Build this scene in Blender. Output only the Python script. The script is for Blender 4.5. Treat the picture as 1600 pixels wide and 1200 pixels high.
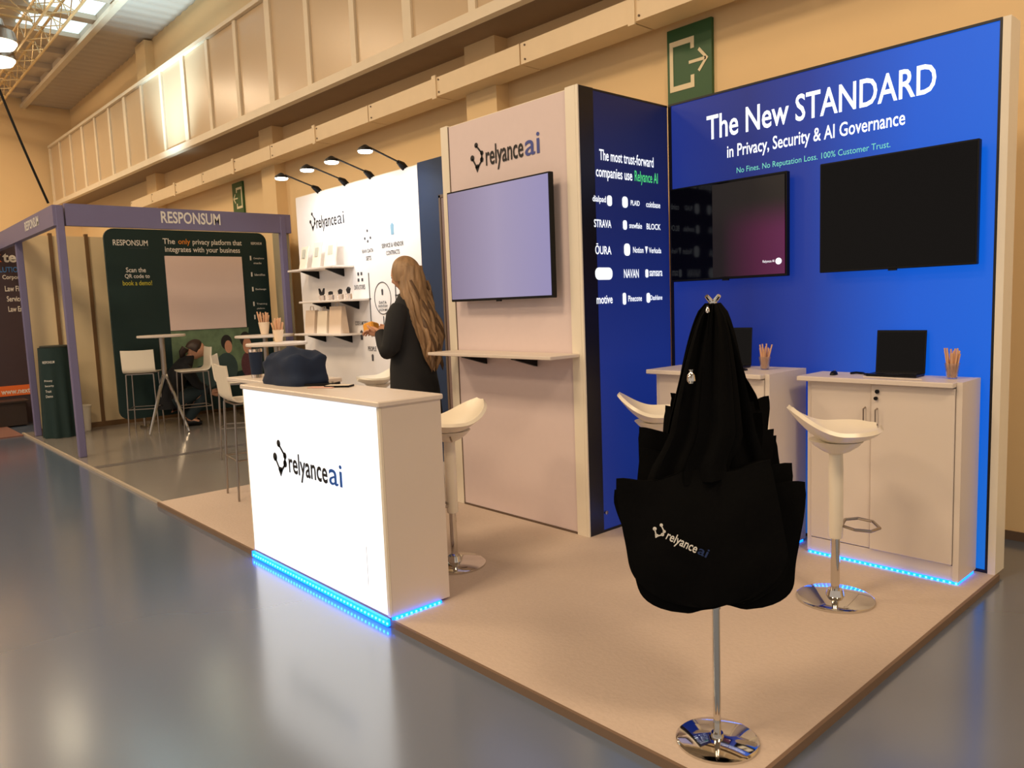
import bpy, math, random
from mathutils import Vector, Matrix, noise
random.seed(7)
for o in list(bpy.data.objects): bpy.data.objects.remove(o)
SC = bpy.context.scene
COL = SC.collection
V = Vector
PI = math.pi

def lin(c):
    c = c/255.0
    return c/12.92 if c <= 0.04045 else ((c+0.055)/1.055)**2.4
def rgb(r, g, b): return (lin(r), lin(g), lin(b), 1.0)

# ------------------------------------------------------------ camera
YAW, PIT, ROL = 0.8367, -0.106, -0.0384
fw = V((-math.sin(YAW)*math.cos(PIT), math.cos(YAW)*math.cos(PIT), math.sin(PIT)))
r0 = V((math.cos(YAW), math.sin(YAW), 0)); u0 = r0.cross(fw)
rt = math.cos(ROL)*r0 + math.sin(ROL)*u0; up = -math.sin(ROL)*r0 + math.cos(ROL)*u0
cd = bpy.data.cameras.new('camera'); cam = bpy.data.objects.new('camera', cd); COL.objects.link(cam)
cam.matrix_world = Matrix(((rt.x, up.x, -fw.x, 0), (rt.y, up.y, -fw.y, 0), (rt.z, up.z, -fw.z, 1.38), (0, 0, 0, 1)))
cd.sensor_width = 36; cd.lens = 36*1192.45/1600; cd.clip_start = 0.05; cd.clip_end = 100
SC.camera = cam

# ------------------------------------------------------------ world, hall lights, added soffit uplight, exposure
w = bpy.data.worlds.new('world'); SC.world = w; w.use_nodes = True
w.node_tree.nodes['Background'].inputs[0].default_value = (0.64, 0.54, 0.46, 1)
w.node_tree.nodes['Background'].inputs[1].default_value = 0.85
SC.view_settings.view_transform = 'Standard'; SC.view_settings.look = 'None'
SC.view_settings.gamma = 1; SC.view_settings.use_curve_mapping = False
SC.view_settings.exposure = 0.0

def area_light(name, loc, target, size, power, color, size_y=None):
    d = bpy.data.lights.new(name, 'AREA'); d.energy = power; d.color = color; d.size = size
    if size_y: d.shape = 'RECTANGLE'; d.size_y = size_y
    o = bpy.data.objects.new(name, d); COL.objects.link(o); o.location = loc
    o.rotation_euler = (V(target)-V(loc)).to_track_quat('-Z', 'Y').to_euler()
    return o
WARM = (1.0, 0.74, 0.47)
for (x, y) in ((2.5, 1.0), (-2.5, -1.2), (-7.5, -1.2), (-12.5, 0.0), (-17, 0.8), (-3.5, -5.5), (-11, -5.5)):
    area_light('hall_lamp', (x, y, 6.2), (x, y+0.6, 0), 1.3, 200, WARM)
sp_ = bpy.data.lights.new('added_soffit_uplight', 'SPOT'); sp_.energy = 800; sp_.color = (0.60, 0.86, 1.0); sp_.spot_size = 1.25; sp_.spot_blend = 1.0; sp_.shadow_soft_size = 0.15  # added unseen uplight without a fitting, for the cool patch on the soffit
so = bpy.data.objects.new('added_soffit_uplight', sp_); COL.objects.link(so); so.location = (-11.9, 2.95, 2.75); so.rotation_euler = (V((-11.9, 4.2, 6.1))-V((-11.9, 2.95, 2.75))).to_track_quat('-Z', 'Y').to_euler()

# ------------------------------------------------------------ materials
MATS = {}
def mat(name, col, rough=0.5, metal=0.0, var=0.06, scale=6.0, emit=None, estr=0.0, spec=None, coat=0.0, bump=0.0, trans=0.0, stretch=None, alpha=None):
    if name in MATS: return MATS[name]
    m = bpy.data.materials.new(name); m.use_nodes = True
    nt = m.node_tree; b = nt.nodes['Principled BSDF']
    b.inputs['Roughness'].default_value = rough; b.inputs['Metallic'].default_value = metal
    if spec is not None: b.inputs['Specular IOR Level'].default_value = spec
    b.inputs['Coat Weight'].default_value = coat; b.inputs['Coat Roughness'].default_value = 0.15
    b.inputs['Transmission Weight'].default_value = trans
    c = rgb(*col)
    tc = nt.nodes.new('ShaderNodeTexCoord'); mp = nt.nodes.new('ShaderNodeMapping')
    if stretch: mp.inputs['Scale'].default_value = stretch
    nz = nt.nodes.new('ShaderNodeTexNoise'); nz.inputs['Scale'].default_value = scale; nz.inputs['Detail'].default_value = 4
    mx = nt.nodes.new('ShaderNodeMix'); mx.data_type = 'RGBA'
    mx.inputs[6].default_value = tuple(v*(1-var) for v in c[:3])+(1,)
    mx.inputs[7].default_value = tuple(min(1, v*(1+var)) for v in c[:3])+(1,)
    nt.links.new(tc.outputs['Object'], mp.inputs[0]); nt.links.new(mp.outputs[0], nz.inputs['Vector'])
    nt.links.new(nz.outputs['Fac'], mx.inputs[0]); nt.links.new(mx.outputs[2], b.inputs['Base Color'])
    if bump:
        bp = nt.nodes.new('ShaderNodeBump'); bp.inputs['Strength'].default_value = bump; bp.inputs['Distance'].default_value = 0.01
        nt.links.new(nz.outputs['Fac'], bp.inputs['Height']); nt.links.new(bp.outputs[0], b.inputs['Normal'])
    if emit:
        b.inputs['Emission Color'].default_value = rgb(*emit); b.inputs['Emission Strength'].default_value = estr
    MATS[name] = m; m.diffuse_color = c
    return m

WALLC = mat('hall_wall_paint', (240, 211, 162), 0.7, var=0.04, scale=1.2)
CEILC = mat('ceiling_paint', (205, 190, 170), 0.7, var=0.06, scale=0.8)
SOFF = mat('corrugated_steel', (206, 196, 182), 0.4, metal=0.0, var=0.05, scale=0.8)
GALP = mat('gallery_panel', (208, 184, 150), 0.3, var=0.07, scale=0.9)
GALF = mat('gallery_rail', (236, 222, 196), 0.5)
DUCT = mat('duct_cream', (236, 214, 178), 0.45)
FLOOR = mat('hall_floor_paint', (92, 108, 132), 0.21, var=0.10, scale=0.7, spec=1.0, coat=0.6)
FLOOR.node_tree.nodes['Principled BSDF'].inputs['IOR'].default_value = 1.75
VINYL = mat('grey_floor', (134, 130, 126), 0.22, var=0.05, scale=1.0, spec=0.6, coat=0.2)
CARPET = mat('beige_carpet', (198, 182, 170), 0.95, var=0.07, scale=60, bump=0.25, spec=0.15)
EDGE = mat('carpet_trim', (120, 98, 80), 0.6)
WHITE = mat('white_melamine', (224, 213, 202), 0.42, var=0.02)
FABW = mat('white_fabric', (226, 210, 210), 0.8, var=0.02, scale=20)
ALU = mat('white_aluminium', (240, 232, 214), 0.35, var=0.02)
NAVYP = mat('navy_panel', (28, 50, 84), 0.6, var=0.1)
TAUPE = mat('taupe_door', (128, 108, 104), 0.5)
DARK = mat('black_edge', (14, 12, 16), 0.4)
SEAM = mat('panel_seam', (104, 86, 72), 0.7)
CHROME = mat('chrome', (215, 212, 206), 0.06, metal=1.0, var=0.01)
STEEL = mat('brushed_steel', (170, 160, 150), 0.3, metal=1.0, var=0.04)
BLACKP = mat('black_plastic', (9, 9, 11), 0.4, var=0.05, spec=0.25)
SCREEN = mat('black_screen', (4, 4, 6), 0.08, var=0.05, spec=0.22)
PLAST = mat('cream_plastic', (238, 230, 212), 0.28, var=0.02)
TOTE = mat('black_cotton', (11, 11, 11), 0.95, var=0.25, scale=14, bump=0.4, spec=0.08)
BOOTHBLUE = mat('lavender_metal', (112, 108, 146), 0.45, var=0.03)
CREAMP = mat('cream_panel', (232, 212, 172), 0.6, var=0.03)
BROWNP = mat('brown_profile', (118, 88, 54), 0.5)
GREEN = mat('dark_green_fabric', (14, 44, 44), 0.75, var=0.2, scale=1.4)
SIGNG = mat('sign_green', (44, 92, 50), 0.45, var=0.05)
SIGNW = mat('sign_cream', (238, 226, 190), 0.5)
INKD = mat('ink_dark', (24, 22, 26), 0.6)
INKG = mat('ink_grey', (70, 70, 76), 0.7)
INKB = mat('ink_blue', (70, 84, 158), 0.6)
PRW = mat('print_white', (228, 226, 220), 0.6)
PRO = mat('print_orange', (222, 140, 40), 0.6)
PRY = mat('print_yellow', (196, 190, 60), 0.6)
NAVYCL = mat('navy_cloth', (22, 38, 64), 0.9, var=0.15, scale=8, bump=0.3)
LIT_W = mat('lit_white_print', (240, 248, 255), 0.5, emit=(228, 240, 255), estr=1.0)
LIT_G = mat('lit_green_print', (90, 220, 130), 0.5, emit=(70, 205, 120), estr=0.8)
LIT_T = mat('lit_teal_print', (110, 200, 180), 0.5, emit=(104, 196, 180), estr=0.75)
LED = mat('blue_led', (20, 90, 255), 0.4, emit=(0, 100, 255), estr=5.0)
LEDB = mat('blue_led_diode', (120, 200, 255), 0.4, emit=(60, 190, 255), estr=9.0)
PANELW = mat('lit_white_panel', (250, 252, 255), 0.5, emit=(243, 249, 255), estr=0.92, var=0.01)
LAMPW = mat('lamp_glow', (255, 250, 235), 0.4, emit=(255, 244, 220), estr=14)
LAMPH = mat('hall_lamp_glow', (255, 244, 225), 0.4, emit=(255, 238, 205), estr=9)
SKYL = mat('roof_daylight', (220, 240, 245), 0.4, emit=(205, 232, 240), estr=1.3)
SKIN = mat('skin', (214, 160, 128), 0.5, var=0.06)
HAIR = mat('hair_blonde_brown', (156, 126, 94), 0.5, var=0.62, scale=11, stretch=(3.2, 3.2, 0.45))
HAIR2 = mat('hair_brown_lock', (98, 74, 52), 0.5, var=0.5, scale=14, stretch=(3.2, 3.2, 0.4))
HAIRD = mat('hair_dark', (52, 36, 28), 0.5, var=0.3, scale=12)
BLAZER = mat('black_wool', (26, 28, 32), 0.85, var=0.15, scale=10)
TROUS = mat('dark_trousers', (20, 20, 24), 0.85)
YEL = mat('orange_wrapper', (238, 168, 60), 0.6)
STICK = mat('wooden_stick', (226, 178, 138), 0.6, var=0.12, scale=30)
CUPM = mat('clear_cup', (245, 235, 228), 0.05, trans=0.9, var=0.0)
PAPER = mat('cream_paper', (236, 224, 206), 0.8, var=0.04)
PAPER2 = mat('kraft_paper', (228, 208, 188), 0.8, var=0.06)
TRUSS = mat('truss_aluminium', (214, 188, 140), 0.35, metal=0.5)
DKBOOTH = mat('plum_panel', (62, 48, 58), 0.6, var=0.08)
ORANGE = mat('orange_strip', (232, 112, 48), 0.6)
RUST = mat('rust_carpet', (122, 84, 74), 0.9, var=0.15, scale=8)
PLAID = mat('plum_cloth', (96, 58, 66), 0.9, var=0.3, scale=30)

def gradient_emission(name, stops, axis, lo, hi, estr, c2=None, dark_axis=None):
    """emissive face whose colour runs through the stops along one axis"""
    m = bpy.data.materials.new(name); m.use_nodes = True; nt = m.node_tree; b = nt.nodes['Principled BSDF']
    g = nt.nodes.new('ShaderNodeNewGeometry'); sp = nt.nodes.new('ShaderNodeSeparateXYZ')
    nt.links.new(g.outputs['Position'], sp.inputs[0])
    mr = nt.nodes.new('ShaderNodeMapRange'); mr.inputs[1].default_value = lo; mr.inputs[2].default_value = hi
    nt.links.new(sp.outputs[axis], mr.inputs[0])
    cr = nt.nodes.new('ShaderNodeValToRGB'); e = cr.color_ramp.elements
    while len(e) < len(stops): e.new(0.5)
    for i, (p, c) in enumerate(stops): e[i].position = p; e[i].color = rgb(*c)
    nt.links.new(mr.outputs[0], cr.inputs[0]); out = cr.outputs[0]
    if c2:
        mr2 = nt.nodes.new('ShaderNodeMapRange'); mr2.inputs[1].default_value = c2[1]; mr2.inputs[2].default_value = c2[2]
        mr2.interpolation_type = 'SMOOTHSTEP'
        nt.links.new(sp.outputs[c2[0]], mr2.inputs[0])
        mx = nt.nodes.new('ShaderNodeMix'); mx.data_type = 'RGBA'; mx.inputs[6].default_value = rgb(*c2[3])
        mul = nt.nodes.new('ShaderNodeMath'); mul.operation = 'MULTIPLY_ADD'; mul.inputs[1].default_value = 1-c2[4]; mul.inputs[2].default_value = c2[4]
        nt.links.new(mr2.outputs[0], mul.inputs[0]); nt.links.new(mul.outputs[0], mx.inputs[0]); nt.links.new(out, mx.inputs[7]); out = mx.outputs[2]
    hs = nt.nodes.new('ShaderNodeMix'); hs.data_type = 'RGBA'; hs.blend_type = 'MULTIPLY'; hs.inputs[0].default_value = 1; hs.inputs[7].default_value = (0.10, 0.10, 0.10, 1)
    nt.links.new(out, hs.inputs[6]); nt.links.new(hs.outputs[2], b.inputs['Base Color'])
    nt.links.new(out, b.inputs['Emission Color']); b.inputs['Emission Strength'].default_value = estr
    b.inputs['Roughness'].default_value = 0.55
    return m
BLUEW = gradient_emission('blue_lightbox_print', [(0, (24, 50, 144)), (0.3, (24, 44, 126)), (0.5, (20, 56, 156)), (0.8, (0, 96, 224)), (1, (0, 104, 232))], 0, -2.94, -1.12, 0.8,  # brighter towards the right end, more cyan towards the floor
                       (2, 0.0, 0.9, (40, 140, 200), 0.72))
BLUES = gradient_emission('navy_lightbox_print', [(0, (22, 44, 120)), (0.4, (24, 46, 128)), (0.8, (22, 32, 88)), (1, (20, 26, 64))], 2, 0, 2.55, 0.8)
TVLIT = gradient_emission('washed_screen', [(0, (138, 126, 152)), (0.5, (164, 154, 186)), (1, (150, 144, 190))], 0, -4.03, -3.09, 0.85)
MAG = gradient_emission('magenta_reflection', [(0, (6, 4, 8)), (0.45, (14, 6, 14)), (0.8, (84, 16, 62)), (1, (96, 22, 76))], 0, -2.86, -2.10, 0.8,
                     (2, 1.92, 1.70, (22, 18, 20), 0.0))
ROOFL = gradient_emission('daylight_falloff', [(0, (140, 122, 100)), (0.28, (150, 140, 124)), (0.6, (190, 214, 216)), (0.8, (206, 232, 236)), (1, (170, 190, 192))], 0, -16.2, -9.6, 0.9)  # daylight fading along the soffit put into emission; not applied
MURAL = mat('mural_green', (106, 130, 100), 0.7, var=0.75, scale=7)
MUR_F = mat('mural_skin', (206, 150, 122), 0.7, var=0.2, scale=8)
MUR_H = mat('mural_dark', (36, 34, 34), 0.7, var=0.2)
MUR_C = mat('mural_cloth', (54, 76, 76), 0.7, var=0.4, scale=6)

# ------------------------------------------------------------ builders
def setp(o, label=None, cat=None, group=None, kind=None):
    if label: o['label'] = label
    if cat: o['category'] = cat
    if group: o['group'] = group
    if kind: o['kind'] = kind
    return o
def thing(name, label, cat, loc=(0, 0, 0), rz=0.0, group=None, kind=None):
    o = bpy.data.objects.new(name, None); COL.objects.link(o); o.empty_display_size = 0.1
    o.location = loc; o.rotation_euler = (0, 0, rz)
    return setp(o, label, cat, group, kind)
def attach(o, parent, local):
    if parent is None: return
    o.parent = parent
    if not local:
        if parent.parent: raise Exception
        o.matrix_parent_inverse = (Matrix.Translation(parent.location) @ parent.rotation_euler.to_matrix().to_4x4()).inverted()
def link_mesh(name, me, m, parent=None, local=False, center=True):
    if m is not None and not me.materials: me.materials.append(m)
    o = bpy.data.objects.new(name, me); COL.objects.link(o)
    if center and len(me.vertices):
        xs = [v.co for v in me.vertices]
        c = V(((min(v.x for v in xs)+max(v.x for v in xs))/2, (min(v.y for v in xs)+max(v.y for v in xs))/2, min(v.z for v in xs)))
        me.transform(Matrix.Translation(-c)); o.location = c
    if parent is not None and parent.parent is None or parent is None: attach(o, parent, local)
    else:   # sub-part: grand-parent is the thing
        o.parent = parent
        if local: o.matrix_parent_inverse = Matrix.Translation(parent.location).inverted()
        else:
            r = parent.parent
            wm = Matrix.Translation(r.location) @ r.rotation_euler.to_matrix().to_4x4() @ parent.matrix_parent_inverse @ Matrix.Translation(parent.location)
            o.matrix_parent_inverse = wm.inverted()
    return o
def subattach(o, parent_mesh): pass

class MB:
    def __init__(s): s.v = []; s.f = []
    def add(s, vs, fs):
        n = len(s.v); s.v += [tuple(p) for p in vs]; s.f += [tuple(i+n for i in f) for f in fs]; return s
    def box(s, lo, hi, bv=0.0):
        x0, y0, z0 = lo; x1, y1, z1 = hi
        if bv <= 0:
            return s.add([(x0, y0, z0), (x1, y0, z0), (x1, y1, z0), (x0, y1, z0), (x0, y0, z1), (x1, y0, z1), (x1, y1, z1), (x0, y1, z1)],
                         [(0, 3, 2, 1), (4, 5, 6, 7), (0, 1, 5, 4), (1, 2, 6, 5), (2, 3, 7, 6), (3, 0, 4, 7)])
        b = bv; vs = []; idx = {}
        c = ((x0+x1)/2, (y0+y1)/2, (z0+z1)/2)
        P = [(x0, x1), (y0, y1), (z0, z1)]
        for i in (0, 1):
            for j in (0, 1):
                for k in (0, 1):
                    base = [P[0][i], P[1][j], P[2][k]]; sg = [1 if i == 0 else -1, 1 if j == 0 else -1, 1 if k == 0 else -1]
                    for a in range(3):
                        p = [base[q]+(0 if q == a else sg[q]*b) for q in range(3)]
                        idx[(i, j, k, a)] = len(vs); vs.append(p)
        fs = []
        def face(l):
            pts = [V(vs[q]) for q in l]; n = (pts[1]-pts[0]).cross(pts[2]-pts[0]); mid = sum(pts, V())/len(pts)-V(c)
            fs.append(tuple(l) if n.dot(mid) > 0 else tuple(reversed(l)))
        for a in range(3):
            o1, o2 = [q for q in range(3) if q != a]
            for sd in (0, 1):
                l = []
                for (p, q) in ((0, 0), (1, 0), (1, 1), (0, 1)):
                    t = [0, 0, 0]; t[a] = sd; t[o1] = p; t[o2] = q; l.append(idx[(t[0], t[1], t[2], a)])
                face(l)
        for a in range(3):
            o1, o2 = [q for q in range(3) if q != a]
            for p in (0, 1):
                for q in (0, 1):
                    t0 = [0, 0, 0]; t0[o1] = p; t0[o2] = q; t1 = list(t0); t1[a] = 1
                    face([idx[tuple(t0)+(o1,)], idx[tuple(t1)+(o1,)], idx[tuple(t1)+(o2,)], idx[tuple(t0)+(o2,)]])
        for i in (0, 1):
            for j in (0, 1):
                for k in (0, 1): face([idx[(i, j, k, a)] for a in range(3)])
        return s.add(vs, fs)
    def cyl(s, p0, p1, ra, rb=None, n=16):
        return s.tube([p0, p1], [ra, ra if rb is None else rb], n)
    def tube(s, pts, r, n=10, caps=True, flat=1.0):
        pts = [V(p) for p in pts]; m = len(pts); rs = r if isinstance(r, (list, tuple)) else [r]*m
        vs = []; fs = []; prev = None
        for i, p in enumerate(pts):
            t = (pts[min(i+1, m-1)]-pts[max(i-1, 0)]).normalized()
            if prev is None:
                a = V((0, 0, 1)) if abs(t.z) < 0.9 else V((1, 0, 0)); prev = (a-t*a.dot(t)).normalized()
            prev = (prev-t*prev.dot(t)).normalized(); q = t.cross(prev)
            for k in range(n):
                an = 2*PI*k/n; vs.append(p+(prev*math.cos(an)+q*math.sin(an)*flat)*rs[i])
        for i in range(m-1):
            for k in range(n):
                fs.append((i*n+k, i*n+(k+1) % n, (i+1)*n+(k+1) % n, (i+1)*n+k))
        if caps: fs.append(tuple(reversed(range(n)))); fs.append(tuple((m-1)*n+k for k in range(n)))
        return s.add(vs, fs)
    def lathe(s, c, prof, n=28):
        vs = []; fs = []; m = len(prof)
        for (r, z) in prof:
            for k in range(n):
                a = 2*PI*k/n; vs.append((c[0]+r*math.cos(a), c[1]+r*math.sin(a), c[2]+z))
        for i in range(m-1):
            for k in range(n): fs.append((i*n+k, i*n+(k+1) % n, (i+1)*n+(k+1) % n, (i+1)*n+k))
        fs.append(tuple(reversed(range(n)))); fs.append(tuple((m-1)*n+k for k in range(n)))
        return s.add(vs, fs)
    def prism(s, pts, vec):
        n = len(pts); v = V(vec); ps = [V(p) for p in pts]
        return s.add(ps+[p+v for p in ps], [tuple(reversed(range(n))), tuple(range(n, 2*n))]+[(i, (i+1) % n, (i+1) % n+n, i+n) for i in range(n)])
    def grid(s, fn, nu, nv, closeu=False):
        vs = []; fs = []
        for j in range(nv+1):
            for i in range(nu+(0 if closeu else 1)): vs.append(fn(i/nu, j/nv))
        w_ = nu if closeu else nu+1
        for j in range(nv):
            for i in range(nu):
                i2 = (i+1) % w_; fs.append((j*w_+i, j*w_+i2, (j+1)*w_+i2, (j+1)*w_+i))
        return s.add(vs, fs)
    def slab(s, fn, nu, nv, thick):
        """a curved sheet of real thickness; fn(u,v)->Vector"""
        e = 1e-3; top = []; bot = []
        for j in range(nv+1):
            for i in range(nu+1):
                u, v = i/nu, j/nv; p = V(fn(u, v))
                du = V(fn(min(1, u+e), v))-V(fn(max(0, u-e), v)); dv = V(fn(u, min(1, v+e)))-V(fn(u, max(0, v-e)))
                nrm = du.cross(dv); nrm = nrm.normalized() if nrm.length > 1e-12 else V((0, 0, 1))
                top.append(p+nrm*thick/2); bot.append(p-nrm*thick/2)
        N = len(top); w_ = nu+1; fs = []
        for j in range(nv):
            for i in range(nu):
                a, b, c, d = j*w_+i, j*w_+i+1, (j+1)*w_+i+1, (j+1)*w_+i
                fs.append((a, b, c, d)); fs.append((d+N, c+N, b+N, a+N))
        for i in range(nu):
            fs.append((i+1, i, i+N, i+1+N)); a = nv*w_+i; fs.append((a, a+1, a+1+N, a+N))
        for j in range(nv):
            a, b = j*w_, (j+1)*w_; fs.append((a, b, b+N, a+N)); a += nu; b += nu; fs.append((b, a, a+N, b+N))
        return s.add(top+bot, fs)
    def xf(s, M):
        s.v = [tuple(M @ V(p)) for p in s.v]; return s
    def mesh(s, name, smooth=False, ang=40):
        me = bpy.data.meshes.new(name); me.from_pydata(s.v, [], s.f); me.update()
        if smooth:
            for p in me.polygons: p.use_smooth = True
            me.set_sharp_from_angle(angle=math.radians(ang))
        return me
    def build(s, name, m, parent=None, smooth=False, local=False, label=None, ang=40, kind=None):
        o = link_mesh(name, s.mesh(name, smooth, ang), m, parent, local)
        if label: o['label'] = label
        if kind: o['kind'] = kind
        return o
def box(name, lo, hi, m, parent=None, bv=0.0, local=False, label=None):
    return MB().box(lo, hi, bv).build(name, m, parent, False, local, label)
def cyl(name, p0, p1, r, m, parent=None, local=False, n=16, r2=None):
    return MB().cyl(p0, p1, r, r2, n).build(name, m, parent, True, local)
def flatten(root, name_map=None): pass

_fc = {}
def text(body, m, parent, o, right, upv, w_, h_, name='lettering', bold=0.0, depth=0.0015, local=False, label=None, shear=0.0, space=1.0):
    key = (body, bold, space)
    if key not in _fc:
        cu = bpy.data.curves.new('t', 'FONT'); cu.body = body; cu.offset = bold; cu.resolution_u = 3; cu.space_character = space
        ob = bpy.data.objects.new('t', cu); COL.objects.link(ob)
        dg = bpy.context.evaluated_depsgraph_get(); me = bpy.data.meshes.new_from_object(ob.evaluated_get(dg))
        bpy.data.objects.remove(ob); bpy.data.curves.remove(cu)
        _fc[key] = ([v.co.copy() for v in me.vertices], [tuple(p.vertices) for p in me.polygons]); bpy.data.meshes.remove(me)
    vs, fs = _fc[key]
    x0 = min(v.x for v in vs); x1 = max(v.x for v in vs); y0 = min(v.y for v in vs); y1 = max(v.y for v in vs)
    R_ = V(right).normalized(); U = V(upv).normalized(); N = R_.cross(U); O = V(o)
    P = [O+R_*((v.x-x0)/(x1-x0)*w_+shear*(v.y-y0))+U*((v.y-y0)/(y1-y0)*h_)+N*depth for v in vs]
    me = bpy.data.meshes.new(name); me.from_pydata(P, [], fs); me.update()
    ob = link_mesh(name, me, m, parent, local)
    if label: ob['label'] = label
    return ob
def logo_mark(m, parent, o, right, upv, w_, h_, local=False, name='logo_mark'):
    R_ = V(right).normalized(); U = V(upv).normalized(); N = R_.cross(U); O = V(o); b = MB()
    def P(x, y, d=0.0): return O+R_*(x*w_)+U*(y*h_)+N*d
    def disc(x, y, r):
        b.prism([P(x, y)+(R_*math.cos(a)*r*w_+U*math.sin(a)*r*w_) for a in [2*PI*k/14 for k in range(14)]], N*0.0015)
    def bar(x0, y0, x1, y1, t):
        p, q = P(x0, y0), P(x1, y1); d = (q-p).normalized(); n_ = N.cross(d)*t*w_
        b.prism([p+n_, p-n_, q-n_, q+n_], N*0.0015)
    disc(0.48, 0.92, 0.13); disc(0.14, 0.52, 0.15); disc(0.9, 0.62, 0.12); disc(0.88, 0.40, 0.13)
    bar(0.48, 0.9, 0.9, 0.62, 0.045); bar(0.9, 0.62, 0.88, 0.38, 0.05); bar(0.88, 0.38, 0.55, 0.16, 0.045); bar(0.14, 0.5, 0.5, 0.14, 0.045)
    b.prism([P(0.34, 0.20), P(0.5, 0.0), P(0.68, 0.20), P(0.6, 0.27), P(0.42, 0.27)], N*0.0015)
    return b.build(name, m, parent, local=local)
def copy_tree(root, loc, rz=None, label=None, group=None):
    r = root.copy(); COL.objects.link(r); r.location = loc
    if rz is not None: r.rotation_euler = (0, 0, rz)
    if label: r['label'] = label
    if group: r['group'] = group
    for ch in list(root.children):
        c = ch.copy(); COL.objects.link(c); c.parent = r; c.matrix_parent_inverse = ch.matrix_parent_inverse.copy()
        for g in list(ch.children):
            d = g.copy(); COL.objects.link(d); d.parent = c; d.matrix_parent_inverse = g.matrix_parent_inverse.copy()
    return r
XP = (1, 0, 0); YP = (0, 1, 0); ZP = (0, 0, 1)

# ============================================================ SETTING
FZ = -0.03     # hall floor level; booth deck top is z = 0
YW = 4.78      # hall wall
setp(MB().box((-24, -9, FZ-0.1), (6, YW+0.3, FZ)).build('floor', FLOOR), kind='structure')
setp(MB().box((-20.2, YW, FZ), (6, YW+0.25, 6.9)).build('wall_back', WALLC), kind='structure')
setp(MB().box((-20.3, -9, FZ), (-20.05, YW, 6.9)).build('wall_left', WALLC), kind='structure')
setp(MB().box((-20.3, -9, 6.27), (6, 3.95, 6.45)).build('ceiling', CEILC), kind='structure')
# corrugated soffit above the wall
sof = thing('ceiling_soffit', None, None, (-10, 4.4, 6.15), kind='structure')
def corr(x0, x1, name, m):
    n = int((x1-x0)/0.07); vs = []; fs = []
    for i in range(n+1):
        x = x0+(x1-x0)*i/n; z = 6.15+(0.008 if i % 4 in (0, 1) else -0.008)
        vs += [(x, 3.9, z), (x, YW+0.02, z), (x, 3.9, z+0.03), (x, YW+0.02, z+0.03)]
    for i in range(n):
        a = i*4; fs += [(a, a+1, a+5, a+4), (a+2, a+6, a+7, a+3), (a, a+4, a+6, a+2), (a+1, a+3, a+7, a+5)]
    MB().add(vs, fs).build(name, m, sof)
corr(-20.05, 6, 'steel_sheet', SOFF)
tr = thing('trim_1', None, None, (-10, 3.85, 6.1), kind='structure')
box('edge_beam', (-20.05, 3.80, 6.06), (6, 3.9, 6.13), GALF, tr)
box('fascia', (-20.05, 3.84, 6.13), (6, 3.9, 6.28), CEILC, tr)
for i in range(18):   # roof cross beams
    x = -19.4+i*1.05
    setp(box('trim_2', (x, -9, 6.17), (x+0.22, 3.84, 6.27), CEILC), kind='structure')
for (x0, x1) in ((-14.98, -14.16), (-13.92, -13.11), (-12.87, -12.06)):
    setp(box('window_1', (x0, 2.9, 6.245), (x1, 3.82, 6.272), SKYL), kind='structure')
# pilasters
for (x, wd) in ((-5.4, 0.42), (-14.45, 0.5), (-1.2-8.6, 0.4)):
    p = setp(box('trim_3', (x-wd/2, YW-0.15, FZ), (x+wd/2, YW, 6.1), WALLC), kind='structure')
# gallery with its row of panels
gal = thing('wall_gallery', None, None, (-10, 4.3, 3.7), kind='structure')
sh = Matrix.Identity(4); sh[2][0] = -0.017; sh[2][3] = -0.017*4.5
def gbox(name, lo, hi, m): MB().box(lo, hi).xf(sh).build(name, m, gal)
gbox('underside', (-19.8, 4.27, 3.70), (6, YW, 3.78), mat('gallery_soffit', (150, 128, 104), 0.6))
gbox('bottom_rail', (-19.8, 4.20, 3.66), (6, 4.28, 3.75), GALF)
gbox('top_rail', (-19.8, 4.20, 4.93), (6, 4.30, 4.98), GALF)
for i in range(28):
    x = -19.8+i*0.925
    gbox('panel', (x+0.05, 4.25, 3.75), (x+0.88, 4.27, 4.93), GALP)
    gbox('mullion', (x-0.045 if i % 3 else x-0.06, 4.225, 3.75), (x+0.045 if i % 3 else x+0.07, 4.28, 4.93), GALF)
# cable duct on the wall under the gallery
dk = thing('cable_duct', 'long cream cable duct on the wall under the gallery', 'duct', (-8, 4.6, 3.29))
x = -15.0
k = 0
while x < 2:
    L_ = 1.15
    box('duct_section', (x+0.008, 4.42, 3.29), (x+L_-0.008, 4.66, 3.455), DUCT, dk)
    if k % 2: box('strap', (x+L_-0.03, 4.405, 3.27), (x+L_+0.03, 4.42, 3.475), DUCT, dk)
    MB().box((x+0.5, 4.66, 3.36), (x+0.56, YW-0.004, 3.39)).build('bracket', STEEL, dk)
    for zz in (3.32, 3.43): MB().cyl((x+0.06, 4.412, zz), (x+0.06, 4.42, zz), 0.008, n=8).build('rivet', SEAM, dk)
    x += L_; k += 1
setp(box('dark_foot_line', (-8.5, YW-0.012, FZ), (6, YW, 0.02), SEAM), kind='structure')  # dark line at the wall foot, drawn as a thin strip; no baseboard
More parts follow.
